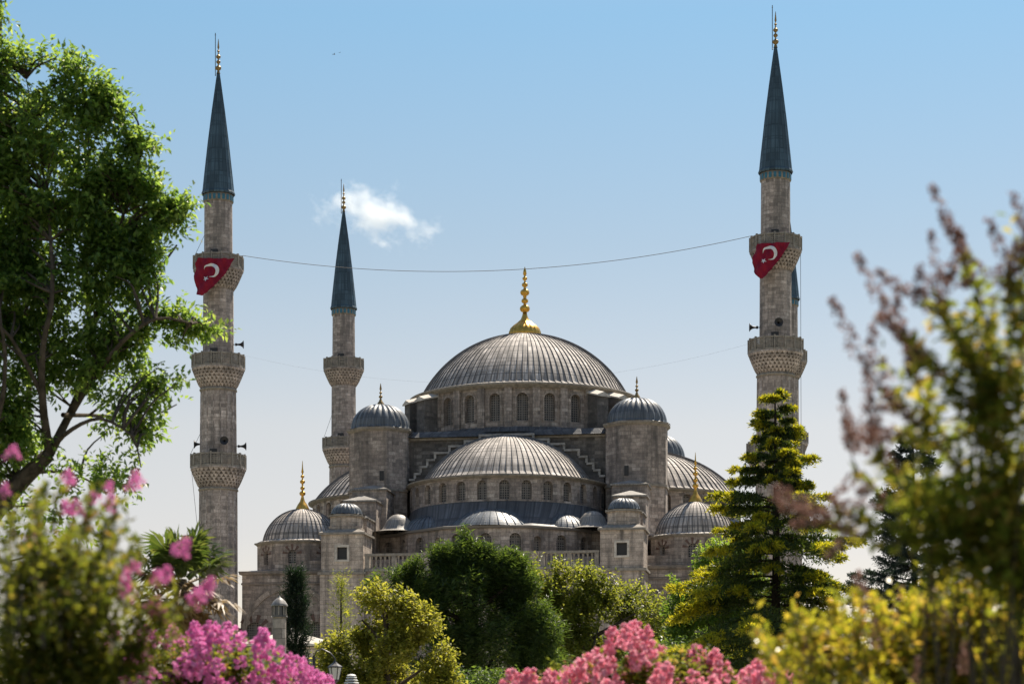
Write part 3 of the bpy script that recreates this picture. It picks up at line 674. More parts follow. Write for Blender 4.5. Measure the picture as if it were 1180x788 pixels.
    b = MB(); b.tube([(-.3, 0, H(69.4)), (-.3, 0, H(73.6))], .035, 6); b.tube([(-.3, 0, H(69.5)), (0, 0, H(69.45))], .03, 5); b.tube([(-.36, 0, H(73.4)), (-.24, 0, H(73.4))], .03, 5)
    b.build('lightning_rod', M['iron'], root)
    return root
MIN = {}
m0 = build_minaret()
spots = [('FL', -27, -27.28, 0, 0, 'left front minaret nearest the big leafy tree with a red flag on its top balcony'), ('FR', 27, -27.28, 0, -.05, 'tallest looking right front minaret behind the cedar with a red flag on its top balcony'),
         ('BL', -27, 27.28, .15, .15, 'smaller looking rear left minaret beside the small white cloud'), ('BR', 27.1, 27.28, -.75, -.45, 'rear right minaret mostly hidden behind the flagged right minaret')]
def mcopy(o, parent=None):
    c = o.copy(); sc.collection.objects.link(c); c.parent = parent
    for ch in CH[o]: mcopy(ch, c)
    return c
allo = list(sc.collection.objects); CH = {o: [x for x in allo if x.parent is o] for o in allo}
for i, (k, u, v, dx, dz, lab) in enumerate(spots):
    o = m0 if i == 0 else mcopy(m0)
    x, y = bw_(u, v); o.location = (x+dx, y, dz); o.rotation_euler.z = -TH
    tag(o, lab, 'minaret', 'minarets at the mosque corners'); MIN[k] = Vector((x+dx, y, dz))
sc.render.film_transparent = False
# ------------------------------------------------------------------ flags, cables, loudspeakers, birds
def px_of(p): return (CX+F*p.x/p.y, Y0-F*(p.z-EYE)/p.y)
def flag(loc, pts_l, pts_r, cres, star, lab, rr=2.62):
    """cloth hung over the balcony rail; outline in photo pixels measured round the minaret's front"""
    d = loc.y; ax, ay = px_of(Vector((loc.x, loc.y, loc.z+EYE)))
    def surf(px, py, off=0.0):
        y = d-rr; 
        for _ in range(3):
            x = (px-CX)/F*y; dx = x-loc.x; y = d-math.sqrt(max(.3, (rr+.05)**2-dx*dx))
        z = EYE+(Y0-py)/F*y; t = (px*.55+py*.35)
        rip = .11*math.sin(t*.8)+.07*math.sin(t*.33+1)+.08*math.sin(px*.75-py*.35)
        v = Vector((x-loc.x, y-loc.y, 0)).normalized()*(rip+off+.16)
        return Vector((x, y, z))+v
    n, m = 24, 24
    def lerp(pts, t):
        k = min(len(pts)-2, int(t*(len(pts)-1))); f = t*(len(pts)-1)-k
        return (pts[k][0]*(1-f)+pts[k+1][0]*f, pts[k][1]*(1-f)+pts[k+1][1]*f)
    root = Vector((loc.x, loc.y-rr, surf(*pts_l[0]).z))
    b = MB()
    for off in (0, -.03):
        rows = []
        for i in range(n+1):
            a, c = lerp(pts_l, i/n), lerp(pts_r, i/n)
            rows.append([surf(a[0]*(1-j/m)+c[0]*j/m, a[1]*(1-j/m)+c[1]*j/m, off)-root for j in range(m+1)])
        b.grid(rows)
    o = b.build('flag', M['red']); o.location = root; tag(o, lab, 'flag', 'red flags on the front minarets')
    (cx, cy, r, ang) = cres; K = 22; out = []; inn = []
    for k in range(K+1):                                        # crescent: outer arc and shifted inner arc
        t = R(38)+(2*PI-R(76))*k/K; out.append((cx+r*math.cos(t+ang), cy+r*math.sin(t+ang)))
    c2 = (cx+r*.28*math.cos(ang), cy+r*.28*math.sin(ang)); p0 = out[0]; r2 = math.hypot(p0[0]-c2[0], p0[1]-c2[1])*.985
    a0 = math.atan2(p0[1]-c2[1], p0[0]-c2[0])-ang; a0 = (a0+PI) % (2*PI)-PI
    for k in range(K+1):
        t = a0+(2*PI-2*a0)*k/K; inn.append((c2[0]+r2*math.cos(t+ang), c2[1]+r2*math.sin(t+ang)))
    b = MB(); b.grid([[surf(*p, .05)-root for p in out], [surf((p[0]+q[0])/2, (p[1]+q[1])/2, .05)-root for p, q in zip(out, inn)], [surf(*p, .05)-root for p in inn]])
    b.build('crescent', M['white'], o)
    (sx, sy, sr, sa) = star; b = MB(); P5 = [(sx+(sr if k % 2 == 0 else sr*.4)*math.cos(sa+PI*k/5), sy+(sr if k % 2 == 0 else sr*.4)*math.sin(sa+PI*k/5)) for k in range(10)]
    cc = surf(sx, sy, .05)-root
    for k in range(10): b.face([cc, surf(*P5[k], .05)-root, surf(*P5[(k+1) % 10], .05)-root])
    b.build('star', M['white'], o)
flag(MIN['FL'], [(230, 297.5), (227, 306), (225, 318), (226, 330), (229, 340)], [(268, 298.5), (265, 305), (259, 316), (248, 329), (234, 341)], (244.3, 312, 8.2, R(148)), (238, 321.5, 3.6, R(-60)), 'red flag with white crescent and star tied to the left front minaret')
flag(MIN['FR'], [(873, 281), (870, 292), (868, 303), (870, 313), (876, 321)], [(909.5, 279.5), (906, 286), (899, 298), (889, 311), (880, 321)], (887.5, 292, 8.2, R(140)), (881.5, 301.5, 3.2, R(-60)), 'red flag with white crescent and star tied to the right front minaret')
def cable(p0, p1, sag, r, lab, name='cable', n=40):
    p0, p1 = Vector(p0), Vector(p1); b = MB()
    b.tube([(p0.lerp(p1, t)-Vector((0, 0, 4*sag*t*(1-t))))-p0 for t in [i/n for i in range(n+1)]], r, 5)
    o = b.build(name, M['iron']); o.location = p0; return tag(o, lab, 'cable')
fl, fr, bl_, br_ = MIN['FL'], MIN['FR'], MIN['BL'], MIN['BR']
M['wire'] = M['iron']
cable(fl+Vector((2.4, 0, H(51.9))), fr+Vector((-2.4, 0, H(51.9))), 2.35, .028, 'thin dark cable sagging between the top balconies of the two front minarets')
cable(fl+Vector((2.5, 0, H(42.2))), fr+Vector((-2.5, 0, H(41.8))), 3.2, .005, 'very faint lower cable sagging across behind the main dome finial')
cable(fl+Vector((-2.3, 0, H(51.9))), fl+Vector((-1.35, 0, H(53.9))), 0, .02, 'short slanting wire left of the red flag on the left minaret', 'guy_wire', 4)
cable(fl+Vector((-2.75, 0, H(32.3))), fl+Vector((-1.85, 0, H(23.5))), 0, .02, 'thin wire hanging below the lowest balcony of the left minaret', 'guy_wire', 4)
cable(fl+Vector((-1.8, 0, H(34.5))), fl+Vector((-2.75, 0, H(32.5))), 0, .02, 'short slanting wire above the lowest balcony of the left minaret', 'guy_wire', 4)
cable(fr+Vector((2.35, 0, H(50.6))), fr+Vector((2.4, 0, H(34.0))), -.0, .022, 'long upright wire hanging down the right side of the right minaret', 'guy_wire', 4)
cable(bl_+Vector((-1.55, 0, H(34.5))), bl_+Vector((-2.6, 0, H(32.6))), 0, .02, 'short slanting wire on the rear left minaret by its loudspeaker', 'guy_wire', 4)
cable(bl_+Vector((-1.45, 0, H(45.0))), bl_+Vector((-2.4, 0, H(42.3))), 0, .02, 'short slanting wire above the upper balcony of the rear left minaret', 'guy_wire', 4)
def horn(loc, mn, dirx, lab, parent=None):
    b = MB(); s = 1
    b.lathe([(.08, 0), (.10, .28), (.14, .45), (.26, .62), (.42, .72), (.40, .72), (.1, .5)], 0, 0, 14); 
    M3 = Matrix.Rotation(PI/2*(1 if dirx > 0 else -1), 4, 'Y') if dirx else Matrix.Rotation(PI/2, 4, 'X')
    b.v = [tuple(M3 @ Vector(p)) for p in b.v]
    o = b.build('loudspeaker', M['iron']); o.location = loc; tag(o, lab, 'loudspeaker', 'horn loudspeakers on the minarets')
    br = MB(); dv = Vector((-dirx, 0, 0)) if dirx else Vector((0, 1, 0))
    br.tube([Vector((0, 0, 0)), dv*.5], .04, 6); br.tube([(0, 0, -.12), (0, 0, .12)], .1, 8); br.build('bracket', M['iron'], o)
def hl(mn, dx, h, dirx, lab):
    m_ = MIN[mn]
    horn(Vector((m_.x+dx, m_.y-(1.95 if not dirx else .2), m_.z+H(h))), mn, dirx, lab)
hl('FL', 1.75, 43.2, 1, 'horn loudspeaker facing right above the middle balcony of the left front minaret')
hl('FL', -1.6, 33.5, -1, 'horn loudspeaker facing left above the lowest balcony of the left front minaret')
hl('FL', .9, 33.5, 0, 'horn loudspeaker facing forward above the lowest balcony of the left front minaret')
hl('FL', 2.0, 33.3, 1, 'horn loudspeaker facing right above the lowest balcony of the left front minaret')
hl('BL', -1.75, 41.3-7.0, -1, 'horn loudspeaker facing left on the rear left minaret')
hl('FR', -1.75, 43.3, -1, 'horn loudspeaker facing left above the middle balcony of the right front minaret')
hl('FR', 0, 43.3, 0, 'horn loudspeaker facing forward above the middle balcony of the right front minaret')
def bird(p, s, rz, lab):
    b = MB(); b.lathe([(.01, -.18), (.05, -.1), (.06, 0), (.045, .1), (.02, .18), (.005, .22)], 0, 0, 8); b.v = [(z, x, y) for x, y, z in b.v]
    for sg in (-1, 1):
        b.face([(.06, sg*.03, .03), (.02, sg*.28, .12), (-.06, sg*.26, .12), (-.07, sg*.03, .03)]); b.face([(.02, sg*.28, .12), (-.08, sg*.55, .04), (-.1, sg*.5, .04), (-.06, sg*.26, .12)])
    b.face([(-.16, 0, 0), (-.3, .06, 0), (-.3, -.06, 0)])
    b.v = [(x*s, y*s, z*s) for x, y, z in b.v]
    o = b.build('bird', M['iron']); o.location = p; o.rotation_euler.z = rz; tag(o, lab, 'bird', 'birds high in the sky')
bird(P(385, 63, 150), .42, .5, 'tiny dark bird gliding high in the blue sky'); bird(P(391.5, 61, 170), .3, .9, 'smaller fainter bird just right of the other one')

# ------------------------------------------------------------------ low kiosk roof and lantern turret before the mosque
d = 172; o = empty('low_building', P(325, Y0+EYE/d*F, d)); o.location.z = 0
tag(o, 'low stone building with a pale hipped roof in front of the mosque', 'building')
k_ = d/F; ht = lambda py: EYE+(Y0-py)*k_
b = MB(); b.box(-3.0, 3.9, 0, 6, 0, ht(745)); b.build('wall', M['stone_light'], o)
b = MB(); b.prism([(-3.5, -.5), (4.4, -.5), (4.4, 6.5), (-3.5, 6.5)], ht(744), ht(742)); b.prism([(-3.5, -.5), (4.4, -.5), (4.4, 6.5), (-3.5, 6.5)], ht(742)+.003, ht(726), [(-.4, 2.6), (1.0, 2.6), (1.0, 3.4), (-.4, 3.4)]); b.build('roof', M['trim_light'], o)
d = 84; k_ = d/F; o = empty('roof_turret', (P(322, 730, d).x, d, 0)); tag(o, 'slim pale stone shaft with a small glazed lantern cap beside the dark cypress', 'turret')
zt = lambda py: EYE+(Y0-py)*k_
b = MB(); b.prism(ngon(0, 0, .25, 12), 0, zt(711)); b.build('shaft', M['stone'], o)
b = MB(); b.prism(ngon(0, 0, .30, 12), zt(711)+.003, zt(710)+.03); b.prism(ngon(0, 0, .21, 12), zt(710)+.033, zt(698)); b.build('lantern', M['glass'], o)
b = MB()
for i in range(8):
    a = 2*PI*i/8; b.box(.25*math.cos(a)-.02, .25*math.cos(a)+.02, .25*math.sin(a)-.02, .25*math.sin(a)+.02, zt(710)+.035, zt(698))
b.build('lantern_bars', M['trim'], o)
b = MB(); b.lathe([(.31, zt(698.5)), (.32, zt(697.5)), (.28, zt(695.5)), (.21, zt(692)), (.12, zt(689.5)), (.05, zt(688)), (.02, zt(686))], 0, 0, 16); b.build('cap', M['lead_flat'], o)
# ------------------------------------------------------------------ park lamps
def lantern_lamp(px, py, d, lab):
    top = P(px, py, d); o = empty('street_lamp', (top.x, d, 0)); tag(o, lab, 'street lamp'); z = top.z
    hx = -.46; q = .72
    b = MB(); b.tube([(hx, 0, 0), (hx, 0, z+.30)], [.06, .035], 8); b.tube([(hx, 0, z+.28), (hx+.05, 0, z+.42), (hx+.18, 0, z+.47), (hx+.36, 0, z+.38), (0, 0, z+.26), (0, 0, z+.15)], .016, 6); b.tube([(hx, 0, 0), (hx, 0, .5)], .11, 8); b.build('pole', M['iron'], o)
    b = MB(); b.prism(ngon(0, 0, .12*q, 6), z-.28*q, z+.08*q, ngon(0, 0, .2*q, 6)); b.build('lamp_glass', M['cream'], o)
    b = MB(); b.lathe([(r*q, z+h*q) for r, h in ((.23, .083), (.22, .12), (.1, .2), (.05, .25), (.02, .32))], 0, 0, 6, smooth=False); b.lathe([(r*q, z+h*q) for r, h in ((.13, -.283), (.1, -.33), (.02, -.4))], 0, 0, 6, smooth=False)
    for i in range(6):
        a = 2*PI*i/6; b.tube([(.125*q*math.cos(a), .125*q*math.sin(a), z-.28*q), (.207*q*math.cos(a), .207*q*math.sin(a), z+.08*q)], .012, 4)
    b.build('lamp_frame', M['iron'], o)
lantern_lamp(386, 772, 50, 'black street lamp with a lantern hanging from a curved arm by the yellow-green tree')
def louvre_lamp(px, py, d, r, lab):
    top = P(px, py, d); o = empty('park_lamp', (top.x, d, 0)); tag(o, lab, 'park lamp', 'park lamps with white louvred heads'); z = top.z
    b = MB(); b.tube([(0, 0, 0), (0, 0, z-.1)], [.05, .04], 10); b.build('pole', M['iron'], o)
    b = MB(); b.tube([(0, 0, z-.1), (0, 0, z+r*1.1)], r*.45, 12); b.build('lamp_core', M['glass'], o)
    for k in range(4):
        b = MB(); zz_ = z+r*(-.1+.33*k); q = r*(1.05-.13*k); b.lathe([(q, zz_), (q*.97, zz_+.02), (q*.5, zz_+r*.2), (q*.5, zz_+r*.17), (q*.95, zz_-.005), (q, zz_)], 0, 0, 20); b.build('louvre', M['cream'], o)
    b = MB(); b.lathe([(r*.6, z+r*1.15), (r*.45, z+r*1.3), (.02, z+r*1.38)], 0, 0, 20); b.build('cap', M['cream'], o)
louvre_lamp(405, 789, 48, .17, 'white louvred park lamp low beside the hanging lantern'); louvre_lamp(955, 760, 36, .17, 'white louvred park lamp below the dark cedar'); louvre_lamp(1052, 720, 40, .16, 'white louvred park lamp seen through the right hand bushes')

# ------------------------------------------------------------------ foliage tools
def nrm(a): return a/np.maximum(1e-9, np.linalg.norm(a, axis=-1, keepdims=True))
def rdir(rg, n):
    a = rg.normal(size=(n, 3)); return nrm(a)
class Leaves:
    def __init__(s): s.parts = []
    def add(s, pos, axis, up, L, W, fold=.18, shape=.45):
        """pos (n,3) base, axis along the leaf, up = rough normal"""
        axis = nrm(axis); side = nrm(np.cross(axis, up)); nn = np.cross(side, axis)
        L = np.broadcast_to(np.asarray(L, float), (len(pos),))[:, None]; W = np.broadcast_to(np.asarray(W, float), (len(pos),))[:, None]
        mid = pos+axis*L*shape+nn*W*fold
        v = np.stack([pos, mid+side*W*.5, pos+axis*L-nn*L*.08, mid-side*W*.5], 1)
        s.parts.append(v.reshape(-1, 3))
    def build(s, name, mat, parent=None, origin=(0, 0, 0)):
        v = np.concatenate(s.parts)-np.array(origin); n = len(v)//4
        me = bpy.data.meshes.new(name); me.vertices.add(len(v)); me.vertices.foreach_set('co', v.astype(np.float32).ravel())
        me.loops.add(n*4); me.loops.foreach_set('vertex_index', np.arange(n*4, dtype=np.int32))
        me.polygons.add(n); me.polygons.foreach_set('loop_start', np.arange(0, n*4, 4, dtype=np.int32))
        me.polygons.foreach_set('use_smooth', np.zeros(n, dtype=bool)); me.update(calc_edges=True)
        return link(name, me, mat, parent)
def twigs(lv, rg, start, dirs, tl, nl, L, W, spread=.8, droop=0.0, flat=False):
    """leafy twigs: start (m,3), dirs (m,3); nl leaves alternate along each"""
    m = len(start); dirs = nrm(dirs); s1 = nrm(np.cross(dirs, rdir(rg, m))); s2 = np.cross(dirs, s1)
    for k in range(nl):
        t = (k+.6)/nl; p = start+dirs*(tl*t)[:, None]+np.array([0, 0, -1])*(droop*tl*t*t)[:, None]
        a = rg.uniform(0, 2*PI, m) if not flat else (PI*(k % 2)+rg.normal(0, .3, m))
        side = s1*np.cos(a)[:, None]+s2*np.sin(a)[:, None]
        ax = dirs*(1-spread*(1-t*.6))+side*spread+np.array([0, 0, -.15])
        sz = rg.uniform(.65, 1.2, m)
        lv.add(p, ax, rdir(rg, m)*.6+np.array([0, 0, 1.]), L*sz, W*sz)
def vnoise(p, sc_, seed=0.0):
    return np.array([noise.noise(Vector((x*sc_+seed, y*sc_-seed, z*sc_+2*seed))) for x, y, z in p])
def crown_pts(rg, ells, n, d, dz=.9, gap=-.25, gsc=.7, shell=.45, depth=None):
    """points in ellipsoids given in photo pixels at distance d; clumped by noise"""
    wts = np.array([(e[2]*e[3])*(e[4] if len(e) > 4 else 1) for e in ells], float); wts /= wts.sum()
    idx = rg.choice(len(ells), n, p=wts); E = np.array([e[:4] for e in ells], float)[idx]
    u = rdir(rg, n); r = rg.uniform(shell, 1, n)**.6
    k = d/F; c = np.stack([(E[:, 0]-CX)*k, np.full(n, float(d)), EYE+(Y0-E[:, 1])*k], 1)
    rx, rz = E[:, 2]*k, E[:, 3]*k; ry = (rx+rz)/2*dz
    if depth: ry = np.minimum(ry, depth)
    off = np.stack([u[:, 0]*rx, u[:, 1]*ry, u[:, 2]*rz], 1)*r[:, None]
    p = c+off; keep = vnoise(p, gsc, d*.1) > gap
    out = nrm(off/np.stack([rx, ry, rz], 1)**1.2)
    return p[keep], out[keep]
def limb(b, pts, r0, r1, n=7, wob=.0, rg=None):
    pts = [Vector(p) for p in pts]; q = []
    for i in range(len(pts)-1):                                  # Catmull-Rom
        p0, p1, p2, p3 = pts[max(0, i-1)], pts[i], pts[i+1], pts[min(len(pts)-1, i+2)]
        for t in (0, .33, .66): q.append(.5*((2*p1)+(p2-p0)*t+(2*p0-5*p1+4*p2-p3)*t*t+(3*p1-p0-3*p2+p3)*t**3))
    q.append(pts[-1]); m = len(q)-1
    if rg is not None: q = [p+Vector(rg.normal(0, wob, 3)) if 0 < i < m else p for i, p in enumerate(q)]
    b.tube(q, [r0+(r1-r0)*(i/m)**.8 for i in range(m+1)], n, False); return q
def bough(b, rg, skel, tips, r0=.05, r1=.012, k=3, far=3.0):
    """thin branches from the nearest skeleton point to each tip"""
    S = np.array([list(p) for p in skel])
    for t in tips:
        dd_ = np.sqrt(((S-t)**2).sum(1)); d2 = dd_**2+6*np.maximum(0, S[:, 2]-t[2]+.55*dd_)**2; a = S[int(np.argmin(d2))]
        if np.linalg.norm(a-t) > far: continue
        mid = a*.5+t*.5+rg.normal(0, .08, 3)*np.linalg.norm(t-a)+np.array([0, 0, .08])*np.linalg.norm(t-a)
        limb(b, [a, mid, t], r0, r1, 5)

def broadleaf(name, lab, cat, d, base_px, ells, mat, n, L, W, tl=.45, nl=7, seed=1, bark='bark', trunk_r=.22, top_px=None, limbs=None, gap=-.22, gsc=.6, nb=60, group=None, up=.35, shell=.45, dz=.9):
    rg = np.random.default_rng(seed); k = d/F
    base = Vector(((base_px-CX)*k, d, 0)); o = empty(name, base); tag(o, lab, cat, group)
    p, out = crown_pts(rg, ells, n, d, dz=dz, gap=gap, gsc=gsc, shell=shell)
    dirs = out+rdir(rg, len(p))*.55+np.array([0, 0, up]); lv = Leaves(); T = rg.uniform(.6, 1.3, len(p))*tl
    twigs(lv, rg, p-nrm(dirs)*(T*.5)[:, None], dirs, T, nl, L, W)
    b = MB(); skel = []
    if limbs is None:
        cx = np.average([e[0] for e in ells], weights=[e[2]*e[3] for e in ells]); ty = min(e[1]-e[3] for e in ells)+18
        lo = max(e[1]+e[3] for e in ells)
        limbs = [([(base_px, None, 0), ((base_px+cx)/2, lo, 0), (cx, (lo+ty)/2, 0), (cx, ty, 0)], trunk_r, trunk_r*.2)]
        zl = EYE+(Y0-lo)*k
        for e in ells: limbs.append(([(cx, min(lo, e[1]+e[3]*1.2), 0), ((cx+e[0])/2, e[1]+e[3]*.6, rg.normal(0, e[2]*k*.2)), (e[0], e[1], rg.normal(0, e[2]*k*.3))], trunk_r*.45, trunk_r*.12))
    for pts, r0, r1 in limbs:
        w_ = [Vector(((x-CX)*k, d+dy, 0 if y is None else EYE+(Y0-y)*k)) for x, y, dy in pts]
        skel += [Vector(q) for q in limb(b, w_, r0, r1, 8, .01*trunk_r, rg)]
    tips = p[rg.choice(len(p), min(nb, len(p)), replace=False)]
    bough(b, rg, skel, tips, trunk_r*.07, trunk_r*.02, far=1.9 if d < 40 else 3.5)
    b.v = [(x-base.x, y-base.y, z) for x, y, z in b.v]
    b.build('trunk', M[bark], o); lv.build('crown', M[mat], o, base); return o

# ------------------------------------------------------------------ trees
big = [(-5, 330, 60, 70), (0, 470, 50, 50, .5), (60, 400, 60, 40, .7), (150, 470, 50, 40, .5), (140, 270, 50, 50), (-14, 5, 40, 24), (-10, 100, 60, 60), (-10, 240, 60, 90), (45, 92, 72, 36), (122, 108, 34, 16), (20, 170, 110, 60), (150, 168, 38, 20), (110, 130, 45, 30), (80, 235, 115, 55), (190, 245, 40, 26), (205, 236, 20, 12), (135, 215, 50, 30), (60, 320, 120, 55), (152, 305, 44, 34),
       (188, 368, 44, 20), (228, 379, 28, 8, 1.3), (150, 395, 62, 36), (190, 440, 30, 26), (115, 430, 60, 22, .5), (155, 500, 34, 34, .6), (172, 545, 12, 14, .5), (95, 545, 34, 20, .4), (0, 395, 60, 50, .6), (20, 480, 40, 40, .35), (60, 430, 60, 30, .35), (60, 600, 60, 30, .3), (10, 500, 60, 60, .5), (110, 560, 50, 24, .5), (-10, 560, 40, 40, .4)]
bl = [([(-95, None, 0), (-80, 760, 0), (-30, 625, 0), (10, 570, 0), (57, 523, 0)], .24, .085), ([(57, 523, 0), (72, 478, .3), (86, 432, .5), (93, 380, .6), (90, 300, .5), (95, 210, .3), (92, 160, .3), (80, 100, .3)], .062, .006),
      ([(57, 523, 0), (54, 460, -.3), (60, 405, -.5), (72, 350, -.6), (60, 250, -.2), (45, 170, 0), (30, 90, 0)], .058, .006), ([(10, 570, 0), (20, 500, .4), (22, 430, .6), (15, 360, .6), (25, 250, .5), (10, 160, .5), (-5, 80, .5), (-10, 20, .5)], .055, .006),
      ([(-5, 580, 0), (-2, 520, -.4), (15, 470, -.6), (20, 400, -.8), (-10, 320, -1)], .05, .012), ([(72, 478, .3), (105, 440, 0), (145, 400, -.3), (185, 375, -.4), (225, 380, -.4)], .05, .012),
      ([(86, 432, .5), (115, 370, .7), (150, 320, .9), (190, 260, 1)], .05, .012), ([(62, 515, 0), (90, 500, -.4), (125, 490, -.5), (160, 510, -.5), (170, 545, -.5)], .035, .008), ([(93, 380, .6), (125, 300, .2), (150, 220, 0), (165, 170, 0)], .04, .01),
      ([(54, 460, -.3), (25, 400, -.6), (0, 380, -.8)], .035, .01), ([(30, 545, 0), (70, 540, .3), (110, 555, .5)], .03, .008), ([(72, 478, 0), (110, 470, .6), (150, 470, .9), (190, 450, 1)], .03, .008)]
broadleaf('broadleaf_tree', 'large leafy green tree with forked branches filling the upper left', 'tree', 28, 0, big, 'l_tree', 10500, .095, .050, .34, 8, 3, 'bark', .30, None, bl, -.10, 2.4, 520, up=.15, shell=.1, dz=.6)
broadleaf('pine_tree', 'dark green bushy pine with upright brush tips before the mosque centre', 'tree', 100, 545, [(530, 653, 26, 24, 1.5), (562, 662, 28, 26, 1.4), (497, 673, 28, 26, 1.4), (464, 676, 24, 13, 1.5), (480, 690, 34, 26), (590, 672, 24, 28, 1.3), (545, 700, 60, 45), (605, 700, 26, 36), (440, 680, 14, 10, 1.5), (500, 735, 50, 50), (570, 750, 60, 50), (620, 750, 34, 45), (532, 636, 10, 16, 3), (566, 644, 9, 13, 3), (507, 650, 9, 14, 3), (548, 650, 14, 16, 2), (480, 664, 8, 12, 3), (592, 655, 8, 12, 3)], 'l_pine', 9000, .32, .055, 1.0, 13, 5, 'bark_dark', .35, gap=-.08, gsc=.85, up=1.9, shell=.5, nb=120)
broadleaf('broadleaf_tree', 'yellow-green leafy tree right of the hanging street lamp', 'tree', 66, 450, [(440, 695, 38, 20), (418, 715, 36, 24), (470, 722, 38, 26), (440, 755, 64, 36), (495, 765, 30, 28), (400, 765, 36, 34), (450, 790, 70, 34), (515, 790, 14, 18)], 'l_yellow', 5200, .14, .085, .5, 7, 7, 'bark', .2, gap=-.05, gsc=1.1, up=.5)
broadleaf('broadleaf_tree', 'olive green spreading tree between the dark pine and the cedar', 'tree', 112, 670, [(628, 665, 26, 24), (665, 680, 40, 28), (707, 678, 38, 22), (735, 705, 32, 28), (690, 720, 60, 38), (640, 725, 48, 42), (660, 770, 90, 40), (740, 760, 50, 40), (622, 700, 30, 40)], 'l_mid', 8500, .20, .12, .8, 7, 9, 'bark', .3, gap=-.06, gsc=.75, up=.5)
broadleaf('broadleaf_tree', 'bright green rounded tree half hidden behind the cedar', 'tree', 96, 830, [(832, 645, 30, 22), (808, 672, 34, 26), (845, 680, 36, 36), (800, 705, 34, 24), (835, 730, 56, 40), (860, 700, 30, 40), (790, 735, 24, 30)], 'l_bright', 5600, .17, .10, .6, 7, 11, 'bark', .22, gap=-.1, gsc=.8, up=.5)
broadleaf('broadleaf_tree', 'dark green tree low behind the pink blossom and the cedar', 'tree', 88, 765, [(770, 775, 60, 34), (700, 790, 60, 26), (830, 785, 60, 30), (560, 800, 90, 26)], 'l_pine', 3600, .17, .10, .6, 7, 12, 'bark_dark', .2, up=.5)

def conifer(name, lab, d, px, top, bot, W0, mat, tipmat, nt_, seed, rb=.14, droop=.2, bl=.085, bwid=.022, dens=1.0, prof=None, upt=.1, tipfrac=.35, trunk0=0):
    """tiers of long boughs carrying flat needle sprays"""
    rg = np.random.default_rng(seed); k = d/F; base = Vector(((px-CX)*k, d, 0)); o = empty(name, base); tag(o, lab, 'tree')
    z0 = EYE+(Y0-bot)*k; z1 = EYE+(Y0-top)*k; b = MB()
    b.tube([(0, 0, 0), (0, 0, z0), (.04, 0, (z0+z1)/2), (0, 0, z1-.05)], [rb*1.5, rb, rb*.55, .015], 9, False)
    A = Leaves(); B = Leaves(); az = rg.uniform(0, 6)
    for i in range(nt_):
        t = min(1, (i//6*6+rg.uniform(0, 4.2))/nt_+.004); z = z1-(z1-z0)*t**.92
        az += 2.4+rg.normal(0, .35)
        Ln = (prof(t) if prof else W0*t)*rg.uniform(.5, 1.18)+.08
        pitch = .55-.75*t+rg.normal(0, .08)
        dirv = np.array([math.cos(az), math.sin(az), 0]); K = max(3, int(Ln/.16)+1)
        pts = []
        for j in range(K+1):
            s_ = j/K; pts.append(dirv*Ln*s_+np.array([0, 0, z+Ln*(math.sin(pitch)*s_-droop*s_*s_+(upt*s_**4))]))
        b.tube([tuple(p) for p in pts], [max(.008, .035*(1-s_*.8/ (K))*min(1, Ln/1.5)*(1-j_/(K+1))) for j_, s_ in enumerate(range(K+1))], 5, False)
        P0 = np.array(pts); m = int((10+26*Ln)*dens); s_ = rg.uniform(.12, 1, m)**.8; idx = s_*K; ii = np.minimum(K-1, idx.astype(int)); f = (idx-ii)[:, None]
        q = P0[ii]*(1-f)+P0[ii+1]*f; tang = nrm(P0[ii+1]-P0[ii]); side = nrm(np.cross(tang, [0, 0, 1.]))*rg.choice([-1, 1], m)[:, None]
        tw = (Ln*.36*(1.08-s_)+.14)*rg.uniform(.6, 1.2, m); dr = tang*.75+side*.8+np.array([0, 0, 1])*rg.normal(-.08, .16, m)[:, None]
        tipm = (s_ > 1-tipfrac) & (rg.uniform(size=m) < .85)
        for mask, LV in ((~tipm, A), (tipm, B)):
            if mask.sum() == 0: continue
            st_, dd, tt = q[mask], nrm(dr[mask]), tw[mask]; nl = 12
            for kk in range(nl):
                u_ = (kk+rg.uniform(0, 1, len(tt)))/nl; pp = st_+dd*(tt*u_)[:, None]+np.array([0, 0, -1.])*(tt*u_*u_*.35)[:, None]
                ax = dd*.7+rdir(rg, len(tt))*.75+np.array([0, 0, .12]); LV.add(pp, ax, rdir(rg, len(tt)), bl*rg.uniform(.7, 1.3, len(tt)), bwid)
    b.build('trunk', M['bark_dark'], o); 
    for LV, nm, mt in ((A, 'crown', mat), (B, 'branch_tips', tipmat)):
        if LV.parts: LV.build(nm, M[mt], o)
    return o
def cprof(t):
    k = 60/F
    pts = [(0, 3), (.07, 16), (.15, 27), (.24, 36), (.30, 48), (.36, 84), (.42, 62), (.5, 86), (.6, 90), (.68, 112), (.76, 138), (1, 140)]
    for (a, x), (b2, y) in zip(pts[:-1], pts[1:]):
        if t <= b2: return (x+(y-x)*(t-a)/(b2-a))*k*(1.12+.12*t)
    return 120*k
conifer('cedar_tree', 'tall dark cedar with layered boughs and sunlit golden tips before the right minaret', 60, 893, 450, 800, 0, 'l_cedar', 'l_cedar_sunlit', 138, 4, .17, .34, .12, .034, 1.7, cprof, .10, .30)
conifer('spruce_tree', 'blue-grey spruce with stiff sprigs behind the blurred bushes on the right', 44, 1052, 508, 800, 1.6, 'l_blue', 'l_blue', 120, 8, .1, .05, .065, .02, 2.6, lambda t: 1.35*t**.6, .1)
rg = np.random.default_rng(21)
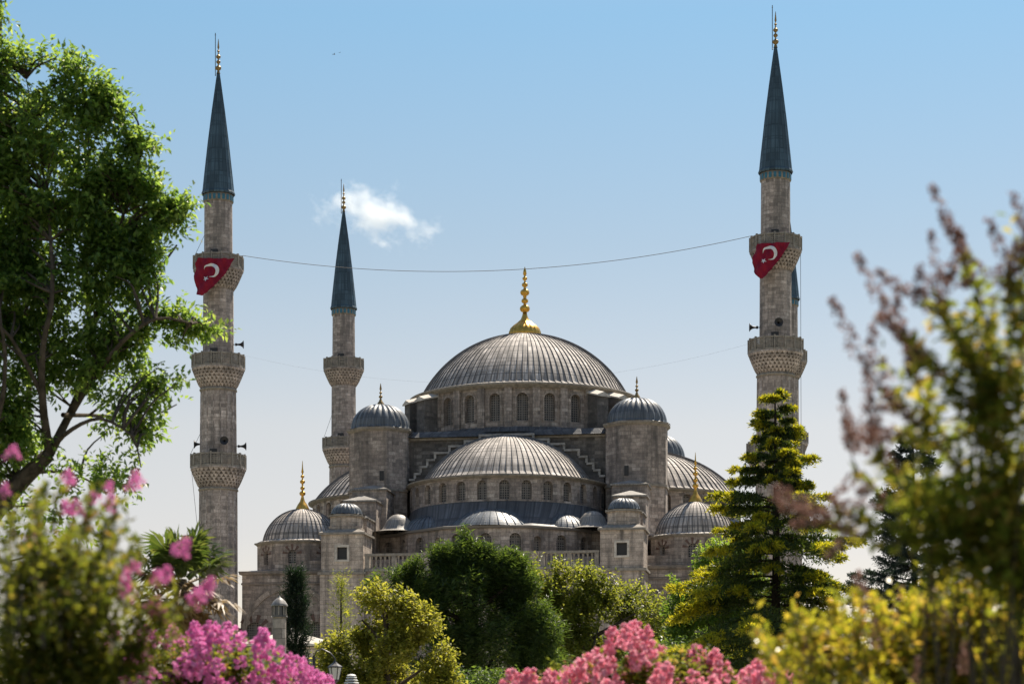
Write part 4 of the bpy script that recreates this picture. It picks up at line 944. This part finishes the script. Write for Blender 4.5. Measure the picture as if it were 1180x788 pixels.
def column(name, lab, d, px, top, bot, w_, mat, n, seed, L=.14, W=.035, lean=0):
    rg = np.random.default_rng(seed); k = d/F; base = Vector(((px-CX)*k, d, 0)); o = empty(name, base); tag(o, lab, 'tree'); z0, z1 = EYE+(Y0-bot)*k, EYE+(Y0-top)*k
    t = rg.uniform(0, 1, n); r = w_*k*np.minimum(1, (1-t)*3.0+.12)*(.75+.35*np.sin(t*23+seed))*rg.uniform(.3, 1, n); a = rg.uniform(0, 2*PI, n)
    p = np.stack([r*np.cos(a)+lean*t, r*np.sin(a), z0+(z1-z0)*t], 1); dirs = np.stack([np.cos(a)*.7, np.sin(a)*.7, np.full(n, .9)], 1)+rdir(rg, n)*.5
    lv = Leaves(); twigs(lv, rg, p, dirs, rg.uniform(.25, .6, n), 7, L, W, .5); lv.build('crown', M[mat], o)
    b = MB(); b.tube([(0, 0, 0), (0, 0, z0), (lean, 0, z1-.1)], [.12, .08, .02], 8, False); b.build('trunk', M['bark_dark'], o); return o
column('cypress_tree', 'narrow dark cypress standing against the mosque wall beside the pale lantern shaft', 88, 341, 662, 800, 12, 'l_cypress', 2600, 3)
column('young_conifer', 'thin pale green young conifer in front of the left stair tower base', 84, 393, 668, 800, 9, 'l_mid', 420, 5, .12, .03)

# palm
def palm(px, top, d, lab):
    rg = np.random.default_rng(6); k = d/F; cz = EYE+(Y0-672)*k; base = Vector(((px-CX)*k, d, 0)); o = empty('palm_tree', base); tag(o, lab, 'palm tree')
    b = MB(); b.tube([(0, 0, 0), (.05, 0, cz*.5), (0, 0, cz-.25), (0, 0, cz+.05)], [.16, .12, .12, .05], 12); b.build('trunk', M['bark'], o)
    def fan(az, el, ln, fr_, mat, nm, n=26):
        b = MB(); dv = Vector((math.cos(az)*math.cos(el), math.sin(az)*math.cos(el), math.sin(el))); c0 = Vector((0, 0, cz))+dv*.1; c1 = c0+dv*ln+Vector((0, 0, -.1*ln))
        b.tube([c0, (c0+c1)/2+Vector((0, 0, .04)), c1], [.02, .014, .01], 5, False)
        sd_ = dv.cross(Vector((0, 0, 1))).normalized(); un = sd_.cross(dv)
        for i in range(n):
            a = R(-125+250*(i+.5)/n); dd = dv*math.cos(a)+sd_*math.sin(a)+un*(.12*rg.normal()); L_ = fr_*(.75+.25*math.cos(a*.7))*rg.uniform(.9, 1.08); w2 = .022
            p1 = c1+dd*L_*.55; p2 = c1+dd*L_+Vector((0, 0, -.22*L_)); pr = dd.cross(un).normalized()*w2
            b.face([c1, p1+pr, p2, p1-pr])
        b.build(nm, M[mat], o)
    for i in range(24): fan(i*2.4+rg.uniform(-.2, .2), R(rg.uniform(5, 85)), rg.uniform(.15, .42), rg.uniform(.26, .40), 'l_palm', 'frond')
    for i in range(34): fan(i*2.4+.7, R(rg.uniform(-80, 15)), rg.uniform(.25, .45), rg.uniform(.3, .4), 'l_dry', 'dry_frond', 18)
palm(210, 630, 26, 'fan palm with dry brown lower fronds beside the left minaret base')

# ------------------------------------------------------------------ flowering shrubs
def panicle_mesh(seed, mat, L=.15, r=.06, n=330, pet=.017, sprig=True):
    rg = np.random.default_rng(seed); lv = Leaves(); t = rg.uniform(0, 1, n)**.8; a = rg.uniform(0, 2*PI, n)
    rr = r*(1-t*.75)*rg.uniform(.5, 1.0, n); p = np.stack([rr*np.cos(a), rr*np.sin(a), t*L+rg.normal(0, .008, n)], 1)
    if sprig:                                                    # florets gather in loose heads on side sprigs
        m = 13; tc_ = (np.arange(m)+.5)/m; ac = np.arange(m)*2.4+seed; rc = r*1.25*(1-tc_*.8)
        c = np.stack([rc*np.cos(ac), rc*np.sin(ac), tc_*L], 1); j = rg.integers(0, m, n); p = c[j]+rdir(rg, n)*(.010+.008*rg.uniform(0, 1, n))[:, None]*(1.3-tc_[j])[:, None]
    for k in range(2): lv.add(p, rdir(rg, n)+np.stack([np.cos(a), np.sin(a), np.full(n, .3)], 1)*.7, rdir(rg, n), pet*rg.uniform(.6, 1.3, n), pet*.9, .5, .6)
    o = lv.build('flower_cluster', mat); me = o.data; bpy.data.objects.remove(o); return me
PM = {k: [panicle_mesh(s_, M[k]) for s_ in range(4)] for k in ('f_magenta', 'f_pink')}
PS = [panicle_mesh(9+s_, M['l_seed'], .2, .03, 60, .016, False) for s_ in range(3)]
def put(me, name, loc, dirv, s, parent, rg):
    o = bpy.data.objects.new(name, me); sc.collection.objects.link(o); o.parent = parent; o.location = loc
    o.rotation_euler = Vector(dirv).to_track_quat('Z', 'Y').to_euler(); o.rotation_euler.rotate_axis('Z', rg.uniform(0, 6)); o.scale = (s, s, s*rg.uniform(.85, 1.15)); return o
def shrub(name, lab, d, base_px, ells, mat, n, L, W, tl, nl, seed, flowers=None, depth=.8, gap=-.3, gsc=2.0, up=.9, stems=26, shell=.1, fanout=.4, group=None, sr=.018):
    rg = np.random.default_rng(seed); k = d/F; base = Vector(((base_px-CX)*k, d, 0)); o = empty(name, base); tag(o, lab, 'shrub', group)
    p, out = crown_pts(rg, ells, n, d, gap=gap, gsc=gsc, shell=shell, depth=depth)
    dirs = out*fanout+rdir(rg, len(p))*.4+np.array([0, 0, up]); lv = Leaves(); T = rg.uniform(.6, 1.3, len(p))*tl
    twigs(lv, rg, p-nrm(dirs)*(T*.5)[:, None], dirs, T, nl, L, W, .8)
    b = MB(); sel = p[rg.choice(len(p), stems, replace=False)]
    for t in sel:
        f0 = np.array([base.x+rg.normal(0, .12), base.y+rg.normal(0, .12), 0]); mid = f0*.45+t*.55+np.array([0, 0, .15])
        limb(b, [f0, mid, t], sr, .003, 5)
    b.v = [(x-base.x, y-base.y, z) for x, y, z in b.v]
    b.build('stem', M['bark'], o); lv.build('foliage', M[mat], o, base)
    if flowers:
        for (key, lst, s0, s1) in flowers:
            for (fx, fy, fdy, tilt) in lst:
                q = P(fx, fy, d+fdy); dv = Vector((rg.normal(0, .45)+tilt, rg.normal(0, .3), 1)).normalized()
                put((PM[key] if key != 'seed' else PS)[int(rg.integers(0, 4 if key != 'seed' else 3))], 'flower_cluster' if key != 'seed' else 'seed_head', q-base, dv, rg.uniform(s0, s1), o, rg)
    return o, rg
def scat(seed, poly_top, x0, x1, ybot, n, dy=.5, power=1.5, dyo=20):
    """n cluster spots under a given upper outline (photo px)"""
    rg = np.random.default_rng(seed); out = []
    xs = [p[0] for p in poly_top]; ys = [p[1] for p in poly_top]
    for i in range(n):
        x = rg.uniform(x0, x1); yt = np.interp(x, xs, ys); y = yt+(ybot-yt)*rg.uniform(0, 1)**power
        out.append((x, y+dyo, rg.uniform(-dy, dy)-.25*(y-yt)/80, 0))
    return out
# coral pink crape myrtle, bottom centre
top = [(590, 782), (610, 770), (650, 757), (680, 752), (705, 728), (725, 724), (745, 736), (775, 733), (800, 742), (815, 752), (850, 770), (870, 768), (900, 775), (930, 788)]
shrub('crape_myrtle', 'low crape myrtle bush covered in coral pink blossom at the bottom centre', 14, 750, [(640, 810, 55, 42), (720, 800, 60, 62), (790, 805, 55, 55), (850, 820, 45, 42), (900, 822, 40, 36)], 'l_shrub', 2000, .045, .024, .16, 9, 31, [('f_pink', scat(5, top, 588, 930, 812, 100, .5, 1.15), .75, 1.15)], .8)
# magenta crape myrtle, bottom left
top = [(95, 735), (130, 725), (180, 728), (215, 726), (245, 712), (262, 712), (285, 730), (320, 738), (350, 755), (378, 778)]
shrub('crape_myrtle', 'crape myrtle bush with magenta purple blossom spikes at the lower left', 15, 240, [(60, 800, 110, 70), (130, 795, 60, 68), (190, 790, 60, 52), (250, 792, 60, 56), (310, 812, 52, 50), (350, 825, 30, 34)], 'l_shrub', 3600, .045, .024, .18, 9, 37, [('f_magenta', scat(8, top, 115, 378, 800, 100, .5, 1.0, 9), .5, .95)], .8)
# near left myrtle, out of focus
L1 = [(20, 640, 50, 50, .8), (80, 670, 50, 40, .5), (30, 710, 80, 60), (100, 735, 70, 50), (60, 780, 90, 50, 1.6), (130, 800, 50, 24), (160, 735, 34, 34, .8), (188, 712, 24, 24, .5)]
fl_ = [(75, 556, 0, 0), (84, 560, .1, 0), (88, 594, 0, 0), (80, 592, .1, 0), (112, 578, 0, 0), (122, 566, .1, 0), (128, 582, 0, .2), (126, 590, -.1, 0), (154, 565, 0, .2), (158, 558, .1, 0), (5, 570, 0, 0), (14, 528, 0, 0), (35, 622, 0, 0)]
f2 = [(148, 690, 0, 0), (142, 675, 0, 0), (154, 660, .1, 0), (182, 674, 0, .2), (190, 668, .1, 0), (176, 704, 0, 0), (180, 712, 0, 0), (226, 695, 0, .3), (236, 688, .1, .3), (240, 680, .1, .3), (148, 752, 0, 0), (205, 640, 0, 0)]
LSH, _ = shrub('crape_myrtle', 'blurred near crape myrtle with dark leaves and scattered pink flowers at the left edge', 6.5, 40, L1, 'l_shrub', 720, .034, .016, .24, 11, 41, [('f_magenta', [f for f in fl_], .2, .3), ('f_magenta', f2, .24, .36)], .7, gap=-.12, gsc=3.5, up=1.3, stems=14, sr=.01)
# near right tall myrtle, strongly out of focus
R1 = [(1150, 420, 50, 80), (1110, 470, 50, 70, .8), (1160, 540, 60, 90), (1100, 560, 55, 70), (1140, 620, 70, 60), (1185, 340, 30, 60, .6), (1075, 640, 40, 40, .6), (1065, 470, 36, 40, .35), (1185, 640, 60, 90), (1060, 560, 28, 36, .35)]
R2S = None
sh, rg = shrub('crape_myrtle', 'tall strongly blurred crape myrtle with brown seed heads at the right edge', 5.0, 1170, R1, 'l_right', 640, .036, .018, .2, 11, 43, None, .5, gap=-.12, gsc=5.0, up=.8, stems=14, sr=.009)
def shoots(o_, rg, lst, d, L, W, r=.004, per=8, mat='l_shrub'):
    b = MB(); lv = Leaves()
    for pts in lst:
        q = limb(b, [P(x, y, d+z) for x, y, z in pts], r, .0012, 5); Q = np.array([list(v) for v in q])
        n = len(q)*per; ii = rg.integers(0, len(q)-1, n); f = rg.uniform(0, 1, n)[:, None]
        p = Q[ii]*(1-f)+Q[ii+1]*f; ax = nrm(Q[ii+1]-Q[ii])*.6+rdir(rg, n)*.8; lv.add(p, ax, rdir(rg, n), L*rg.uniform(.7, 1.2, n), W)
    b.v = [(x-o_.location.x, y-o_.location.y, z) for x, y, z in b.v]
    b.build('shoot', M['bark'], o_); lv.build('shoot_leaves', M[mat], o_, o_.location)
lsh = []
for i in range(46):
    x0 = rg.uniform(0, 150); x1 = x0+rg.uniform(-10, 45); yt = rg.uniform(552, 650) if x1 < 165 else rg.uniform(620, 680)
    lsh.append([(x0, rg.uniform(700, 760), rg.uniform(-.4, .4)), ((x0+x1)/2-4, (730+yt)/2, rg.uniform(-.4, .4)), (x1, yt, rg.uniform(-.4, .4))])
shoots(LSH, rg, lsh, 6.5, .036, .017)
def arch_twig(pts, nheads, leafy=.6, r=.004):
    """one long arching shoot ending in a seed head"""
    bb = MB(); lf = Leaves(); V = [P(x, y, 5.0+z) for x, y, z in pts]; q = limb(bb, V, r, .0015, 5); Q = np.array([list(v) for v in q])
    for i in range(nheads):
        t = len(q)-1-i*1.15; t = max(1, t); ii = int(t); v = q[ii]; dv = (q[ii]-q[ii-1]).normalized()+Vector(rg.normal(0, .45 if i else .1, 3))
        put(PS[i % 3], 'seed_head', v-Vector(sh.location)-dv*.01, dv, rg.uniform(.45, .62), sh, rg)
    n = int(len(q)*8); ii = rg.integers(0, len(q)-1, n); f = rg.uniform(0, 1, n)[:, None]; keep = (ii/len(q)) < leafy
    p = Q[ii]*(1-f)+Q[ii+1]*f; ax = nrm(Q[ii+1]-Q[ii])*.5+rdir(rg, n)*.8; lf.add(p[keep], ax[keep], rdir(rg, keep.sum()), .036*rg.uniform(.7, 1.2, keep.sum()), .017)
    bb.v = [(x-sh.location.x, y-sh.location.y, z) for x, y, z in bb.v]; tw_ = bb.build('twig', M['bark'], sh)
    if keep.sum(): lf.build('leaf_spray', M['l_right'], tw_, sh.location)
for pts, nh in (([(1150, 420, .1), (1130, 350, .1), (1110, 295, .05), (1092, 252, 0)], 7), ([(1140, 450, 0), (1105, 395, 0), (1070, 350, 0), (1050, 335, 0)], 4), ([(1130, 480, 0), (1085, 430, 0), (1040, 385, -.05), (1012, 340, -.1)], 6),
                ([(1110, 540, 0), (1060, 490, 0), (1015, 445, 0), (985, 402, 0)], 6), ([(1100, 580, 0), (1050, 560, .1), (1010, 520, .1), (1000, 470, .1)], 5), ([(1090, 600, .2), (1040, 590, .2), (990, 545, .2), (978, 505, .2)], 5),
                ([(1060, 610, 0), (1010, 605, 0), (970, 590, -.1), (932, 578, -.1)], 5), ([(1060, 620, 0), (1010, 625, 0), (960, 600, 0), (940, 590, 0)], 4), ([(1170, 400, 0), (1165, 350, 0), (1160, 320, 0), (1168, 300, 0)], 5), ([(1180, 380, 0), (1178, 320, 0), (1180, 280, 0), (1182, 255, 0)], 4),
                ([(1120, 420, .1), (1100, 380, .1), (1085, 345, .1), (1080, 310, .1)], 4), ([(1100, 520, .2), (1070, 470, .2), (1050, 430, .2), (1045, 400, .2)], 4), ([(1120, 500, .2), (1080, 510, .2), (1040, 500, .2), (1010, 490, .2)], 4)):
    arch_twig(pts, nh)
# yellow-green shrub, lower right
R2 = [(930, 795, 40, 40, .6), (985, 760, 55, 48, .8), (1050, 745, 60, 50), (1120, 740, 60, 60), (1170, 740, 50, 60), (900, 740, 20, 22, .4), (1010, 790, 120, 40), (1110, 790, 90, 50)]
top = [(880, 715), (920, 715), (960, 690), (1000, 680), (1060, 690), (1180, 670)]
R2S, _ = shrub('crape_myrtle', 'blurred yellow-green crape myrtle with orange tips along the lower right', 7.0, 1060, R2, 'l_shrub_y', 900, .038, .018, .24, 11, 47, [('seed', scat(3, top, 900, 1175, 780, 26, .3), .4, .6)], .7, gap=-.14, gsc=3.4, up=1.0, fanout=.7)

r2 = []
for i in range(60):
    x1 = rg.uniform(872, 1175); x0 = x1+rg.uniform(-5, 50); yt = rg.uniform(-14, 22)+np.interp(x1, [870, 920, 960, 1000, 1060, 1180], [728, 715, 690, 682, 690, 670])
    r2.append([(x0+20, rg.uniform(790, 810), rg.uniform(-.4, .3)), ((x0+x1)/2, (790+yt)/2, rg.uniform(-.4, .3)), (x1, yt, rg.uniform(-.4, .3))])
shoots(R2S, rg, r2, 7.0, .034, .016, mat='l_shrub_y')

# ------------------------------------------------------------------ the small cloud
mc = NT('cloud_vapour'); ob = mc.n('TexCoord').outputs['Object']
ln = mc.n('VectorMath', _operation='LENGTH', i0=ob).outputs['Value']
n1 = mc.noise(mc.n('Mapping', Vector=ob, Scale=(1.5, 1, 1.0), Location=(.7, 0, .2)).outputs[0], 1.9, 7, .62)
dn = mc.math('SUBTRACT', n1, mc.math('ADD', mc.math('MULTIPLY', ln, .34), .34)); dn = mc.math('MULTIPLY', mc.math('MAXIMUM', dn, 0), .20)
pv = mc.n('VolumePrincipled', Color=C(.93, .96, .99), Density=dn, Anisotropy=.2); mc.t.links.new(pv.outputs[0], mc.out.inputs['Volume'])
bpy.context.view_layer.update()
bm_ = MB()
rows = [[(math.sin(PI*j/14)*math.cos(2*PI*i/28), math.sin(PI*j/14)*math.sin(2*PI*i/28), math.cos(PI*j/14)) for i in range(29)] for j in range(15)]
bm_.grid(rows); co = bm_.build('cloud', mc.m)
import bmesh
b2 = bmesh.new(); b2.from_mesh(co.data); bmesh.ops.remove_doubles(b2, verts=b2.verts, dist=1e-4); bmesh.ops.recalc_face_normals(b2, faces=b2.faces); b2.to_mesh(co.data); b2.free(); co.location = P(432, 245, 2400); co.scale = (92, 50, 46); co.rotation_euler = (0, R(22), 0)
tag(co, 'small white wispy cloud beside the rear left minaret spire', 'cloud', None, 'stuff')
sc.cycles.volume_bounces = 3; sc.cycles.transparent_max_bounces = 16
